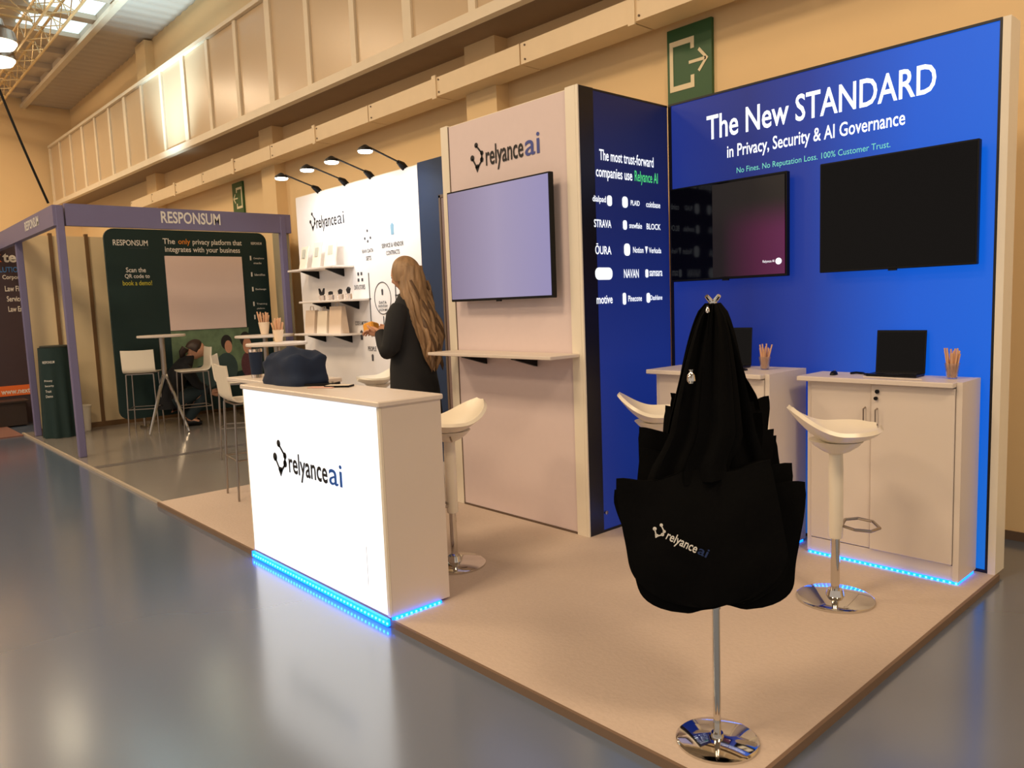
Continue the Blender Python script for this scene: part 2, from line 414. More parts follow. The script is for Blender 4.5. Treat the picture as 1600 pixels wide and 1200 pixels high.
# exit signs
def exit_sign(x0, z0, w_, h_, label, mirror=False):
    t = thing('exit_sign', label, 'sign', (x0+w_/2, YW-0.02, z0))
    mf = (lambda u: 1-u) if mirror else (lambda u: u)
    y = YW-0.03
    box('sign_plate', (x0, y, z0), (x0+w_, YW-0.002, z0+h_), SIGNG, t)
    def q(u, v): return V((x0+mf(u)*w_, y, z0+v*h_))
    def poly(pts, nm): MB().prism([q(*p) for p in pts], (0, -0.004, 0)).build(nm, SIGNW, t)
    poly([(0.06, 0.30), (0.62, 0.30), (0.62, 0.44), (0.54, 0.44), (0.54, 0.36), (0.14, 0.36), (0.14, 0.80), (0.54, 0.80), (0.54, 0.73), (0.62, 0.73), (0.62, 0.86), (0.06, 0.86)], 'door_symbol')
    poly([(0.50, 0.565), (0.88, 0.565), (0.88, 0.60), (0.50, 0.60)], 'arrow_shaft')
    poly([(0.93, 0.583), (0.74, 0.715), (0.70, 0.69), (0.86, 0.583), (0.70, 0.475), (0.74, 0.45)], 'arrow_head')
exit_sign(-3.45, 2.66, 0.37, 0.62, 'large green exit sign with door and arrow above the blue wall')
exit_sign(-11.28, 2.74, 0.36, 0.54, 'smaller green exit sign on the far hall wall beside the purple-framed booth', True)

# trusses and lamps under the roof
def truss(name, label, axis, a0, a1, c0, c1, z, d):
    t = thing(name, label, 'truss', ((a0+a1)/2 if axis == 'x' else c0, c0 if axis == 'x' else (a0+a1)/2, z))
    def P(a, c, zz): return (a, c, zz) if axis == 'x' else (c, a, zz)
    for c in (c0, c1):
        for zz in (z, z+d): MB().cyl(P(a0, c, zz), P(a1, c, zz), 0.019, n=8).build('chord', TRUSS, t, True)
    b = MB(); n = int(abs(a1-a0)/0.32); s = (a1-a0)/n
    for i in range(n):
        A, B = a0+i*s, a0+(i+1)*s
        u = (z, z+d) if i % 2 == 0 else (z+d, z); v = (c0, c1) if i % 2 == 0 else (c1, c0)
        for c in (c0, c1): b.cyl(P(A, c, u[0]), P(B, c, u[1]), 0.008, n=5)
        for zz in (z, z+d): b.cyl(P(A, v[0], zz), P(B, v[1], zz), 0.008, n=5)
        
    b.build('lattice', TRUSS, t, True, kind='stuff')
truss('roof_truss', 'warm-lit aluminium box truss running away under the roof at top left', 'x', -19.5, -9.5, 2.75, 3.07, 5.6, 0.32)
truss('roof_truss', 'aluminium truss crossing sideways at the top left corner of the hall', 'y', -4.0, 2.7, -12.85, -12.5, 5.62, 0.3)
LAMPXY = ((-13.719, 2.404), (-14.611, 2.528))
for k, (x, y) in enumerate(LAMPXY):
    t = thing('hall_lamp_fixture', ('bright round hall lamp nearer the crossing truss' if k == 0 else 'bright round hall lamp further down the hall, below the other'), 'lamp', (x, y, 5.5), group='hall lamps')
    MB().lathe((x, y, 5.5), [(0.26, 0), (0.22, 0.16), (0.10, 0.24), (0.08, 0.34)], 20).build('housing', STEEL, t, True)
    MB().lathe((x, y, 5.475), [(0.08, -0.09), (0.20, -0.05), (0.245, 0.02)], 20).build('lens', LAMPH, t, True)
    cyl('hanger', (x, y, 5.84), (x, y, 6.27), 0.015, STEEL, t)
cab = MB().tube([(-12.0, 1.75-(1-k/24)*0.0+0.74*(k/24), 5.6-2.64*(k/24)-0.35*math.sin(PI*k/24)*0.3) for k in range(25)], 0.016, 8).build('hanging_cable', BLACKP, None, True)
setp(cab, 'black cable hanging down from the roof behind the purple-framed booth', 'cable')

# ============================================================ FLOORS OF THE STANDS
cp = thing('carpet_platform', 'beige carpeted low platform under the blue and white stand', 'carpet', (-3.5, 2.9, FZ))
MB().box((-5.95, 1.765, FZ), (-1.09, 4.06, 0.0), 0.002).build('carpet', CARPET, cp)
box('edge_trim', (-5.95, 1.752, FZ), (-1.09, 1.765, 0.001), EDGE, cp)
box('edge_trim', (-1.09, 1.752, FZ), (-1.077, 4.06, 0.001), EDGE, cp)
gv = thing('grey_floor_mat', 'glossy grey floor sheet under the purple-framed booth and beside it', 'flooring', (-8.5, 3.2, FZ))
box('sheet', (-11.2, 1.80, FZ), (-5.955, 4.7, -0.012), VINYL, gv)
box('floor_strip', (-11.2, 1.775, FZ), (-5.955, 1.80, -0.010), mat('edge_tape', (176, 164, 148), 0.5), gv)
box('floor_strip', (-7.95, 1.80, -0.012), (-7.83, 4.7, -0.010), mat('shadow_stripe', (96, 92, 92), 0.4), gv)  # dark stripe laid on the sheet in place of a shadow

# ============================================================ MAIN STAND WALLS
# backlit blue wall
bw = thing('lightbox_wall', 'tall backlit blue wall with the headline lettering and two screens', 'wall panel', (-2.0, 4.1, 0))
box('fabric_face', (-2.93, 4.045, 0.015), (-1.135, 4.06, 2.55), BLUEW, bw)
box('frame_body', (-2.935, 4.06, 0.0), (-1.10, 4.16, 2.565), ALU, bw)
box('edge_bead', (-2.935, 4.04, 2.55), (-1.125, 4.06, 2.562), DARK, bw)
box('edge_bead', (-1.135, 4.04, 0.0), (-1.125, 4.06, 2.55), DARK, bw)
box('edge_bead', (-2.93, 4.04, 0.0), (-1.135, 4.06, 0.015), DARK, bw)
box('edge_bead', (-2.935, 4.038, 0.0), (-2.915, 4.06, 2.55), DARK, bw)
box('end_post', (-1.122, 4.035, 0.0), (-1.09, 4.17, 2.56), ALU, bw)
text('The New STANDARD', LIT_W, bw, (-2.66, 4.043, 2.297), XP, ZP, 1.265, 0.142, bold=0.012)
text('in Privacy, Security & AI Governance', LIT_W, bw, (-2.523, 4.043, 2.152), XP, ZP, 0.99, 0.094, bold=0.01)
text('No Fines. No Reputation Loss. 100% Customer Trust.', LIT_T, bw, (-2.461, 4.043, 2.068), XP, ZP, 0.86, 0.042)
# side return wall (faces right) + tower
tw = thing('display_tower', 'white framed display tower with logo, screen and shelf on its front', 'display wall', (-3.56, 3.6, 0))
box('tower_body', (-4.175, 3.235, 0.0), (-2.96, 4.03, 2.555), ALU, tw)
box('front_panel', (-4.105, 3.224, 0.012), (-3.035, 3.236, 2.548), FABW, tw)
box('corner_post', (-4.185, 3.215, 0.0), (-4.108, 3.30, 2.56), ALU, tw, bv=0.003)
box('corner_post', (-3.032, 3.215, 0.0), (-2.9575, 3.235, 2.56), ALU, tw)
for x in (-4.108, -3.035): box('joint_line', (x, 3.219, 0.0), (x+0.004, 3.225, 2.55), SEAM, tw)
box('base_line', (-4.108, 3.218, 0.0), (-3.032, 3.226, 0.010), SEAM, tw)
logo_mark(INKD, tw, (-3.885, 3.222, 2.215), XP, ZP, 0.125, 0.185)
text('relyance', INKD, tw, (-3.735, 3.222, 2.205), XP, ZP, 0.345, 0.16, bold=0.012)
text('ai', INKB, tw, (-3.375, 3.222, 2.243), XP, ZP, 0.125, 0.122, bold=0.006)
sw = thing('lightbox_side_wall', 'narrow navy backlit side wall listing customer logos in white', 'wall panel', (-2.94, 3.6, 0))
box('fabric_face', (-2.955, 3.345, 0.015), (-2.94, 4.035, 2.545), BLUES, sw)
box('dark_border', (-2.957, 3.225, 0.0), (-2.938, 3.345, 2.558), DARK, sw)
box('front_edge', (-2.957, 3.216, 0.0), (-2.938, 3.225, 2.56), ALU, sw)
box('dark_border', (-2.957, 3.345, 2.545), (-2.938, 4.036, 2.556), DARK, sw)
box('dark_border', (-2.957, 3.345, 0.0), (-2.938, 4.036, 0.015), DARK, sw)
MB().cyl((-2.94, 3.36, 0.12), (-2.925, 3.36, 0.12), 0.012, n=10).build('clip', CHROME, sw, True)
SX = -2.938
text('The most trust-forward', LIT_W, sw, (SX, 3.385, 2.168), YP, ZP, 0.50, 0.062, bold=0.012)
text('companies use', LIT_W, sw, (SX, 3.352, 2.055), YP, ZP, 0.325, 0.075, bold=0.012)
text('Relyance AI', LIT_G, sw, (SX, 3.70, 2.055), YP, ZP, 0.225, 0.082, bold=0.008)
def rrect(cy, cz, w_, h_, r, m=LIT_W):
    pts = []
    for (a0, sx_, sz) in ((0, 1, 1), (90, -1, 1), (180, -1, -1), (270, 1, -1)):
        for k in range(5):
            a = math.radians(a0+k*22.5); pts.append((SX, cy+sx_*(w_/2-r)+r*math.cos(a), cz+sz*(h_/2-r)+r*math.sin(a)))
    MB().prism(pts, (0.0015, 0, 0)).build('logo_badge', m, sw)
rows = [1.945, 1.812, 1.668, 1.527, 1.378]
for (cy, r_, body, w_, h_, badge) in [
    (3.375, 0, 'dialpad', 0.115, 0.045, (3.465, 0.042, 0.06)), (3.70, 0, 'PLAID', 0.085, 0.03, (3.605, 0.05, 0.065)), (3.875, 0, 'coinbase', 0.14, 0.036, None),
    (3.40, 1, 'STRAVA', 0.15, 0.045, None), (3.70, 1, 'snowflake', 0.12, 0.034, (3.60, 0.036, 0.055)), (3.875, 1, 'BLOCK', 0.14, 0.036, None),
    (3.40, 2, 'ŌURA', 0.14, 0.062, None), (3.72, 2, 'Notion', 0.10, 0.036, (3.615, 0.055, 0.072)), (3.885, 2, 'Verkada', 0.125, 0.034, None),
    (3.65, 3, 'NAVAN', 0.14, 0.052, None), (3.89, 3, 'samsara', 0.13, 0.034, (3.80, 0.028, 0.05)),
    (3.40, 4, 'motive', 0.14, 0.048, None), (3.68, 4, 'Pinecone', 0.13, 0.036, (3.58, 0.03, 0.07)), (3.89, 4, 'Dashlane', 0.12, 0.03, (3.81, 0.034, 0.06))]:
    text(body, LIT_W, sw, (SX, cy-w_/2, rows[r_]-h_/2), YP, ZP, w_, h_, name='logo_lettering', bold=0.014)
    if badge: rrect(badge[0], rows[r_], badge[1], badge[2], min(badge[1], badge[2])*0.4)
rrect(3.40, rows[3], 0.15, 0.07, 0.03)
MB().prism([(SX, 3.80, rows[2]+0.022), (SX, 3.788, rows[2]+0.022), (SX, 3.80, rows[2]-0.02), (SX, 3.812, rows[2]+0.022)], (0.0015, 0, 0)).build('logo_badge', LIT_W, sw)

# screens
def tv(x0, x1, z0, z1, yf, yb, label, scr, group=None, bez=0.012, name='wall_screen'):
    t = thing(name, label, 'screen', ((x0+x1)/2, yf, z0), group=group)
    MB().box((x0, yf, z0), (x1, yf+0.035, z1), 0.003).build('housing', BLACKP, t)
    box('display', (x0+bez, yf-0.002, z0+bez*1.5), (x1-bez, yf+0.002, z1-bez), scr, t)
    box('wall_mount', ((x0+x1)/2-0.15, yf+0.035, (z0+z1)/2-0.1), ((x0+x1)/2+0.15, yb-0.001, (z0+z1)/2+0.1), BLACKP, t)
    MB().box(((x0+x1)/2-0.02, yf-0.003, z0-0.008), ((x0+x1)/2+0.02, yf+0.01, z0+0.001)).build('sensor_tab', BLACKP, t)
    return t
tv(-4.035, -3.09, 1.40, 2.108, 3.13, 3.224, 'screen glowing washed-out lavender on the white tower front', TVLIT, bez=0.010)
t1 = tv(-2.885, -2.115, 1.47, 2.036, 3.975, 4.045, 'black screen with painted magenta reflection on the blue wall, nearer the corner', SCREEN, bez=0.008)
box('painted_reflection', (-2.58, 3.969, 1.484), (-2.125, 3.973, 2.02), MAG, t1)  # magenta reflection in the screen, put in as an emissive sheet
text('Relyance AI', LIT_W, t1, (-2.255, 3.968, 1.545), XP, ZP, 0.07, 0.018)
MB().cyl((-2.16, 3.969, 1.553), (-2.16, 3.966, 1.553), 0.018, n=14).build('logo_badge', LIT_W, t1)
tv(-1.93, -1.185, 1.475, 2.04, 3.975, 4.045, 'blank black screen on the blue wall above the right cupboard', SCREEN, bez=0.008)

# tower shelf
sf = thing('tower_shelf', 'white shelf on the tower front below the lavender screen', 'shelf', (-3.6, 3.1, 1.05))
MB().box((-4.12, 2.975, 1.055), (-2.975, 3.214, 1.075), 0.003).build('board', WHITE, sf)
for x in (-3.82, -3.35):
    MB().prism([(x, 3.21, 1.054), (x, 3.02, 1.054), (x, 3.02, 1.045), (x, 3.21, 0.99)], (0.03, 0, 0)).build('bracket', BLACKP, sf)

# white logo wall behind, navy panel and door beside it
lw = thing('logo_wall', 'white printed wall with data diagram, lit by four arm lamps', 'wall panel', (-6.7, 4.05, 0))
box('fabric_face', (-7.84, 4.0, 0.02), (-5.56, 4.012, 2.60), mat('white_print_fabric', (244, 242, 244), 0.8, var=0.01), lw)
box('frame_body', (-7.85, 4.012, 0.0), (-5.56, 4.12, 2.61), ALU, lw)
logo_mark(INKD, lw, (-7.55, 3.998, 2.215), XP, ZP, 0.125, 0.195)
text('relyance', INKD, lw, (-7.405, 3.998, 2.195), XP, ZP, 0.42, 0.165, bold=0.008)
text('ai', INKG, lw, (-6.965, 3.998, 2.235), XP, ZP, 0.13, 0.12)
YL = 3.998
def ring(cx, cz, rx, rz_, t_, m, name):
    b = MB(); n = 32; vs = []; fs = []
    for k in range(n):
        a = 2*PI*k/n
        for rr in (1, 1-t_):
            for d in (0, -0.0015): vs.append((cx+math.cos(a)*rx*rr, YL+d, cz+math.sin(a)*rz_*rr))
    for k in range(n):
        a = 4*k; c = 4*((k+1) % n)
        fs += [(a+1, c+1, c+3, a+3), (a, a+1, c+1, c), (a+2, c+2, c+3, a+3)]
    b.add(vs, fs).build(name, m, lw)
ring(-6.215, 1.47, 0.145, 0.155, 0.05, INKG, 'diagram_ring')
def wl(x0, z0, x1, z1, t_=0.006):
    p, q = V((x0, YL, z0)), V((x1, YL, z1)); d = (q-p).normalized(); n_ = V((0, -1, 0)).cross(d)*t_
    MB().prism([p+n_, p-n_, q-n_, q+n_], (0, -0.0015, 0)).build('diagram_line', INKG, lw)
wl(-6.44, 1.72, -6.44, 1.10); wl(-5.99, 1.72, -5.99, 1.10); wl(-6.64, 1.47, -6.42, 1.47); wl(-6.0, 1.49, -5.80, 1.49); wl(-6.64, 1.47, -6.66, 1.38)
wl(-6.215, 1.30, -6.215, 1.22)
def wt(s_, cx, cz, w_, h_): text(s_, INKG, lw, (cx-w_/2, YL, cz-h_/2), XP, ZP, w_, h_, bold=0.01)
wt('RAW DATA', -6.43, 1.93, 0.20, 0.035); wt('SETS', -6.42, 1.86, 0.09, 0.04)
wt('SERVICE & VENDOR', -6.0, 1.955, 0.36, 0.04); wt('CONTRACTS', -6.0, 1.885, 0.22, 0.04)
wt('DATA STORES', -6.615, 1.59, 0.20, 0.045); wt('CODE & MODELS', -6.62, 1.235, 0.24, 0.04)
wt('PEOPLE', -6.45, 0.985, 0.15, 0.045); wt('DATA', -6.215, 1.43, 0.13, 0.025); wt('INVENTORY', -6.215, 1.395, 0.16, 0.025); wt('& FLOW MAP', -6.215, 1.36, 0.15, 0.025)
def icon(cx, cz, s_, m): MB().prism([(cx-s_*.4, YL, cz-s_), (cx+s_*.4, YL, cz-s_), (cx+s_*.5, YL, cz+s_*.6), (cx, YL, cz+s_), (cx-s_*.5, YL, cz+s_*.6)], (0, -0.0015, 0)).build('diagram_icon', m, lw)
icon(-5.99, 2.10, 0.055, mat('ink_pale_blue', (130, 170, 196), 0.7)); icon(-6.63, 1.12, 0.05, INKG); icon(-6.45, 0.90, 0.035, INKG); icon(-6.215, 1.53, 0.03, INKG)
for (dx, dz) in ((0, 0.05), (-0.05, -0.02), (0.05, -0.02), (0, -0.05)): MB().cyl((-6.42+dx, YL, 2.07+dz), (-6.42+dx, YL-0.0015, 2.07+dz), 0.014, n=8).build('diagram_icon', INKG, lw)
for (dx, dz) in ((-0.03, 0.03), (0.03, 0.03), (-0.03, -0.03), (0.04, -0.03)): MB().box((-6.6+dx-.015, YL-.0015, 1.69+dz-.015), (-6.6+dx+.015, YL, 1.69+dz+.015)).build('diagram_icon', INKG, lw)

nv = thing('navy_wall', 'plain navy wall panel between the white logo wall and the tower', 'wall panel', (-4.9, 4.05, 0))
box('panel', (-5.555, 4.0, 0.0), (-4.19, 4.10, 2.62), NAVYP, nv)
box('door_panel', (-5.22, 3.985, 0.02), (-4.60, 4.0, 2.28), TAUPE, nv, label='taupe door leaf')
box('door_frame', (-5.245, 3.978, 0.0), (-5.22, 4.0, 2.30), SEAM, nv)
box('door_frame', (-5.245, 3.978, 2.28), (-4.58, 4.0, 2.305), SEAM, nv)
MB().cyl((-4.68, 3.985, 1.05), (-4.68, 3.94, 1.05), 0.012, n=10).build('door_knob', CHROME, nv, True)

# arm lamps
for k, (bx, hx) in enumerate(((-7.34, -7.02), (-6.79, -6.50), (-6.32, -6.05), (-5.77, -5.50))):
    lab = ['leftmost arm lamp over the white logo wall', 'second arm lamp from the left over the white logo wall', 'third arm lamp from the left over the white logo wall', 'rightmost and brightest arm lamp over the white logo wall'][k]
    t = thing('arm_lamp', lab, 'lamp', (bx, 3.99, 2.6), group='arm lamps on the logo wall')
    MB().tube([(bx, 4.03, 2.60), (bx, 3.99, 2.635), (bx+0.03, 3.93, 2.65)], [0.03, 0.032, 0.018], 10).build('clamp', BLACKP, t, True)
    MB().tube([(bx+0.02, 3.95, 2.65), (hx-0.01, 3.50, 2.69)], 0.008, 8).build('arm', BLACKP, t, True)
    MB().lathe((hx, 3.45, 2.655), [(0.065, 0), (0.06, 0.02), (0.02, 0.045), (0.012, 0.05)], 18).build('lamp_head', BLACKP, t, True)
    MB().lathe((hx, 3.45, 2.655), [(0.02, -0.018), (0.055, -0.012), (0.062, 0.0)], 18).build('bulb', LAMPW, t, True)
    d = bpy.data.lights.new('arm_lamp_light', 'SPOT'); d.energy = 17; d.color = (0.92, 0.97, 1.0); d.spot_size = 2.3; d.spot_blend = 0.8; d.shadow_soft_size = 0.06
    o = bpy.data.objects.new('arm_lamp_light', d); COL.objects.link(o); o.location = (hx, 3.45, 2.60)
    o.rotation_euler = (V((bx, 4.0, 1.9))-V((hx, 3.45, 2.60))).to_track_quat('-Z', 'Y').to_euler()
    attach(o, t, False)

# shelves on the logo wall with what stands on them
def wshelf(x0, x1, z, label):
    t = thing('wall_shelf', label, 'shelf', ((x0+x1)/2, 3.9, z), group='shelves on the logo wall')
    MB().box((x0, 3.76, z-0.02), (x1, 3.999, z), 0.003).build('board', WHITE, t)
    for x in (x0+0.22, x1-0.22): MB().prism([(x, 3.998, z-0.021), (x, 3.80, z-0.021), (x, 3.80, z-0.028), (x, 3.998, z-0.10)], (0.025, 0, 0)).build('bracket', BLACKP, t)
wshelf(-7.66, -6.70, 1.81, 'top white shelf on the logo wall, holding pale books')
wshelf(-7.45, -6.45, 1.475, 'middle white shelf on the logo wall, holding small dark figurines')
wshelf(-7.60, -6.62, 1.14, 'bottom white shelf on the logo wall, holding cream paper bags')
for (x, w_, h_, lab) in ((-7.50, 0.15, 0.24, 'pale standing card at the left end of the top shelf'), (-7.22, 0.16, 0.26, 'pale standing card in the middle of the top shelf'), (-6.93, 0.22, 0.30, 'widest pale standing card, right end of the top shelf')):
    t = thing('display_card', lab, 'card', (x, 3.88, 1.811), group='cards on the top shelf')
    MB().prism([(x-w_/2, 3.85, 1.811), (x+w_/2, 3.85, 1.811), (x+w_/2, 3.90, 1.811+h_), (x-w_/2, 3.90, 1.811+h_)], (0, 0.012, 0)).build('card', PAPER, t)
    MB().prism([(x-w_*.2, 3.871, 1.93), (x+w_*.2, 3.871, 1.93), (x+w_*.2, 3.886, 2.02), (x-w_*.2, 3.886, 2.02)], (0, -0.004, 0)).build('print', mat('pale_grey_print', (186, 186, 172), 0.8), t)
    box('foot', (x-0.03, 3.86, 1.811), (x+0.03, 3.93, 1.82), PAPER, t)
for k, x in enumerate((-7.13, -6.95, -6.76, -6.60)):
    lab = ['small dark butterfly-like figurine, leftmost on the middle shelf', 'low dark figurine, second on the middle shelf', 'small dark figurine, third on the middle shelf', 'tall narrow dark figurine, rightmost on the middle shelf'][k]
    t = thing('figurine', lab, 'figurine', (x, 3.86, 1.476), group='figurines on the middle shelf')
    MB().box((x-0.035, 3.84, 1.476), (x+0.035, 3.88, 1.53), 0.004).build('stand', CUPM, t)
    b = MB()
    if k == 0:
        b.prism([(x, 3.85, 1.54), (x+0.05, 3.85, 1.60), (x+0.04, 3.85, 1.545), (x+0.01, 3.85, 1.525)], (0, 0.02, 0)); b.prism([(x, 3.85, 1.54), (x-0.01, 3.85, 1.525), (x-0.04, 3.85, 1.545), (x-0.05, 3.85, 1.60)], (0, 0.02, 0))
    else:
        hh = (0, 0.015, 0.03, 0.045)[k]; b.prism([(x-0.04+0.01*k, 3.85, 1.531), (x+0.04-0.01*k, 3.85, 1.531), (x+0.03, 3.85, 1.55+hh*.6), (x+0.005, 3.85, 1.55+hh), (x-0.03, 3.85, 1.55+hh*.4)], (0, 0.02, 0))
    b.build('ornament', INKD, t)
for (x, w_, h_, m_, lab) in ((-7.38, 0.20, 0.24, PAPER2, 'kraft paper bag at the left of the bottom shelf'), (-7.12, 0.20, 0.23, PAPER, 'pale paper bag in the middle of the bottom shelf'), (-6.85, 0.24, 0.27, PAPER2, 'largest paper bag, right end of the bottom shelf')):
    t = thing('paper_bag', lab, 'bag', (x, 3.87, 1.141), group='paper bags on the bottom shelf')
    MB().add([(x-w_/2, 3.82, 1.141), (x+w_/2, 3.82, 1.141), (x+w_/2, 3.92, 1.141), (x-w_/2, 3.92, 1.141), (x-w_/2, 3.85, 1.141+h_), (x+w_/2, 3.85, 1.141+h_), (x+w_/2, 3.89, 1.141+h_), (x-w_/2, 3.89, 1.141+h_)],
             [(0, 3, 2, 1), (4, 5, 6, 7), (0, 1, 5, 4), (1, 2, 6, 5), (2, 3, 7, 6), (3, 0, 4, 7)]).build('bag_body', m_, t)
    MB().tube([(x-0.04, 3.87, 1.141+h_), (x-0.03, 3.87, 1.18+h_), (x+0.03, 3.87, 1.18+h_), (x+0.04, 3.87, 1.141+h_)], 0.004, 6).build('handle', m_, t)

# ============================================================ LIT COUNTER
ct = thing('reception_counter', 'white counter with a glowing logo front and blue light along its foot', 'counter', (-3.5, 1.92, 0))
CX0, CX1, CY0, CY1, CZ0, CZ1 = -4.232, -2.807, 1.755, 2.085, 0.012, 0.978
box('body', (CX0, CY0+0.012, CZ0), (CX1, CY1, CZ1-0.026), WHITE, ct)
MB().box((CX0-0.01, CY0-0.012, CZ1-0.025), (CX1+0.012, CY1+0.01, CZ1), 0.005).build('worktop', WHITE, ct)
box('lit_front', (CX0+0.01, CY0, CZ0+0.004), (CX1-0.02, CY0+0.011, CZ1-0.027), PANELW, ct)
box('edge_frame', (CX1-0.019, CY0-0.001, CZ0), (CX1, CY0+0.011, CZ1-0.027), ALU, ct)
box('edge_frame', (CX0, CY0-0.001, CZ0), (CX0+0.009, CY0+0.011, CZ1-0.027), ALU, ct)
fy = CY0-0.002
logo_mark(INKD, ct, (-3.885, fy, 0.505), XP, ZP, 0.155, 0.195)
text('relyance', INKD, ct, (-3.705, fy, 0.508), XP, ZP, 0.410, 0.146, bold=0.018)
text('ai', mat('ink_bright_blue', (24, 92, 190), 0.6), ct, (-3.282, fy, 0.545), XP, ZP, 0.128, 0.108, bold=0.006)
box('door_gap', (-2.98, fy+0.001, 0.11), (-2.977, fy+0.002, 0.30), mat('pale_grey_line', (190, 196, 206), 0.6), ct)
box('led_strip', (CX0+0.005, 1.735, -0.024), (CX1+0.002, 1.750, 0.008), LED, ct)
box('led_strip', (CX1+0.0005, 1.76, 0.0), (CX1+0.012, 2.03, 0.012), LED, ct)
for i in range(10): MB().box((CX1+0.012, 1.775+i*0.026, 0.003), (CX1+0.016, 1.783+i*0.026, 0.010)).build('diode', LEDB, ct)
for i in range(46): MB().box((CX0+0.03+i*0.031, 1.731, -0.012), (CX0+0.038+i*0.031, 1.735, -0.004)).build('diode', LEDB, ct)
# on the counter
pile = MB()
CL = V((-3.99, 1.95, 0.978))
cb = MB()
def clothf(u, v):
    a = 2*PI*u; rr = math.sin(PI*min(v*0.5+0.02, 0.5)) if v < 0.001 else 1
    prof = [(1.0, 0.0), (1.03, 0.02), (0.97, 0.06), (1.02, 0.11), (0.98, 0.15), (0.76, 0.178), (0.4, 0.19), (0.02, 0.19)]
    t_ = v*(len(prof)-1); i = min(int(t_), len(prof)-2); f = t_-i
    r = prof[i][0]*(1-f)+prof[i+1][0]*f; z = prof[i][1]*(1-f)+prof[i+1][1]*f
    c, s_ = math.cos(a), math.sin(a); q = (abs(c)**5+abs(s_)**5)**(-1/5)
    x_ = (0.235 if c > 0 else 0.205)*r*c*q; y_ = 0.115*r*s_*q
    n_ = noise.noise(V((x_*9, y_*9, z*14+3)))
    return CL+V((x_*(1+0.08*n_)+0.35*z*0.25, y_*(1+0.10*n_), z*(1+0.25*noise.noise(V((x_*12, y_*12, 5))))*(1-0.25*(c < -0.5))))
cb.grid(clothf, 56, 22, closeu=True)
o = cb.build('folded_bags', NAVYCL, None, True, ang=80); setp(o, 'pile of folded navy tote bags on the lit counter', 'bags')
sd_ = thing('side_table', 'small white side table behind the left end of the lit counter', 'table', (-4.75, 2.2, 0))
MB().box((-5.12, 2.02, 0.925), (-4.28, 2.42, 0.952), 0.004).build('tabletop', WHITE, sd_)
for (x, y) in ((-5.05, 2.13), (-4.35, 2.13), (-5.05, 2.36), (-4.35, 2.36)): MB().cyl((x, y, 0.0), (x, y, 0.925), 0.014, n=10).build('leg', STEEL, sd_, True)
box('apron', (-5.05, 2.125, 0.87), (-4.35, 2.135, 0.925), STEEL, sd_)
t = thing('tumbler', 'navy tumbler with clear foot on the small side table left of the lit counter', 'cup', (-4.86, 2.12, 0.9525))
MB().lathe((0, 0, 0), [(0.034, 0.0), (0.036, 0.022)], 20).build('clear_foot', CUPM, t, True, local=True)
MB().lathe((0, 0, 0), [(0.036, 0.0225), (0.044, 0.17), (0.041, 0.17), (0.034, 0.03)], 24).build('cup', NAVYCL, t, True, local=True)
MB().lathe((0, 0, 0), [(0.0445, 0.1705), (0.045, 0.19), (0.043, 0.19)], 24).build('rim', CUPM, t, True, local=True)
def phone(name, label, cx, cy, rz, w_, l_, m_, z=0.978, th=0.009, cat='phone', scr=None):
    t = thing(name, label, cat, (cx, cy, z), rz)
    MB().box((-w_/2, -l_/2, 0.0005), (w_/2, l_/2, th), 0.002).build('case', m_, t, local=True)
    MB().box((-w_/2+.005, -l_/2+.005, th), (w_/2-.005, l_/2-.005, th+0.0008)).build('screen', scr or SCREEN, t, local=True)
    return t
phone('tablet', 'black slim tablet lying on the lit counter beside the navy bags', -3.72, 1.98, math.radians(38), 0.17, 0.10, BLACKP, th=0.014, cat='tablet')
phone('mobile_phone', 'pale phone with dark edge lying right of the black tablet', -3.545, 1.985, math.radians(35), 0.14, 0.07, BLACKP, th=0.010, scr=PAPER)
phone('card_stack', 'flat pinkish card in front of the pale phone on the counter', -3.60, 1.915, math.radians(30), 0.15, 0.05, mat('pink_card', (226, 182, 168), 0.6), th=0.004, cat='card', scr=mat('pink_card', (226, 182, 168)))

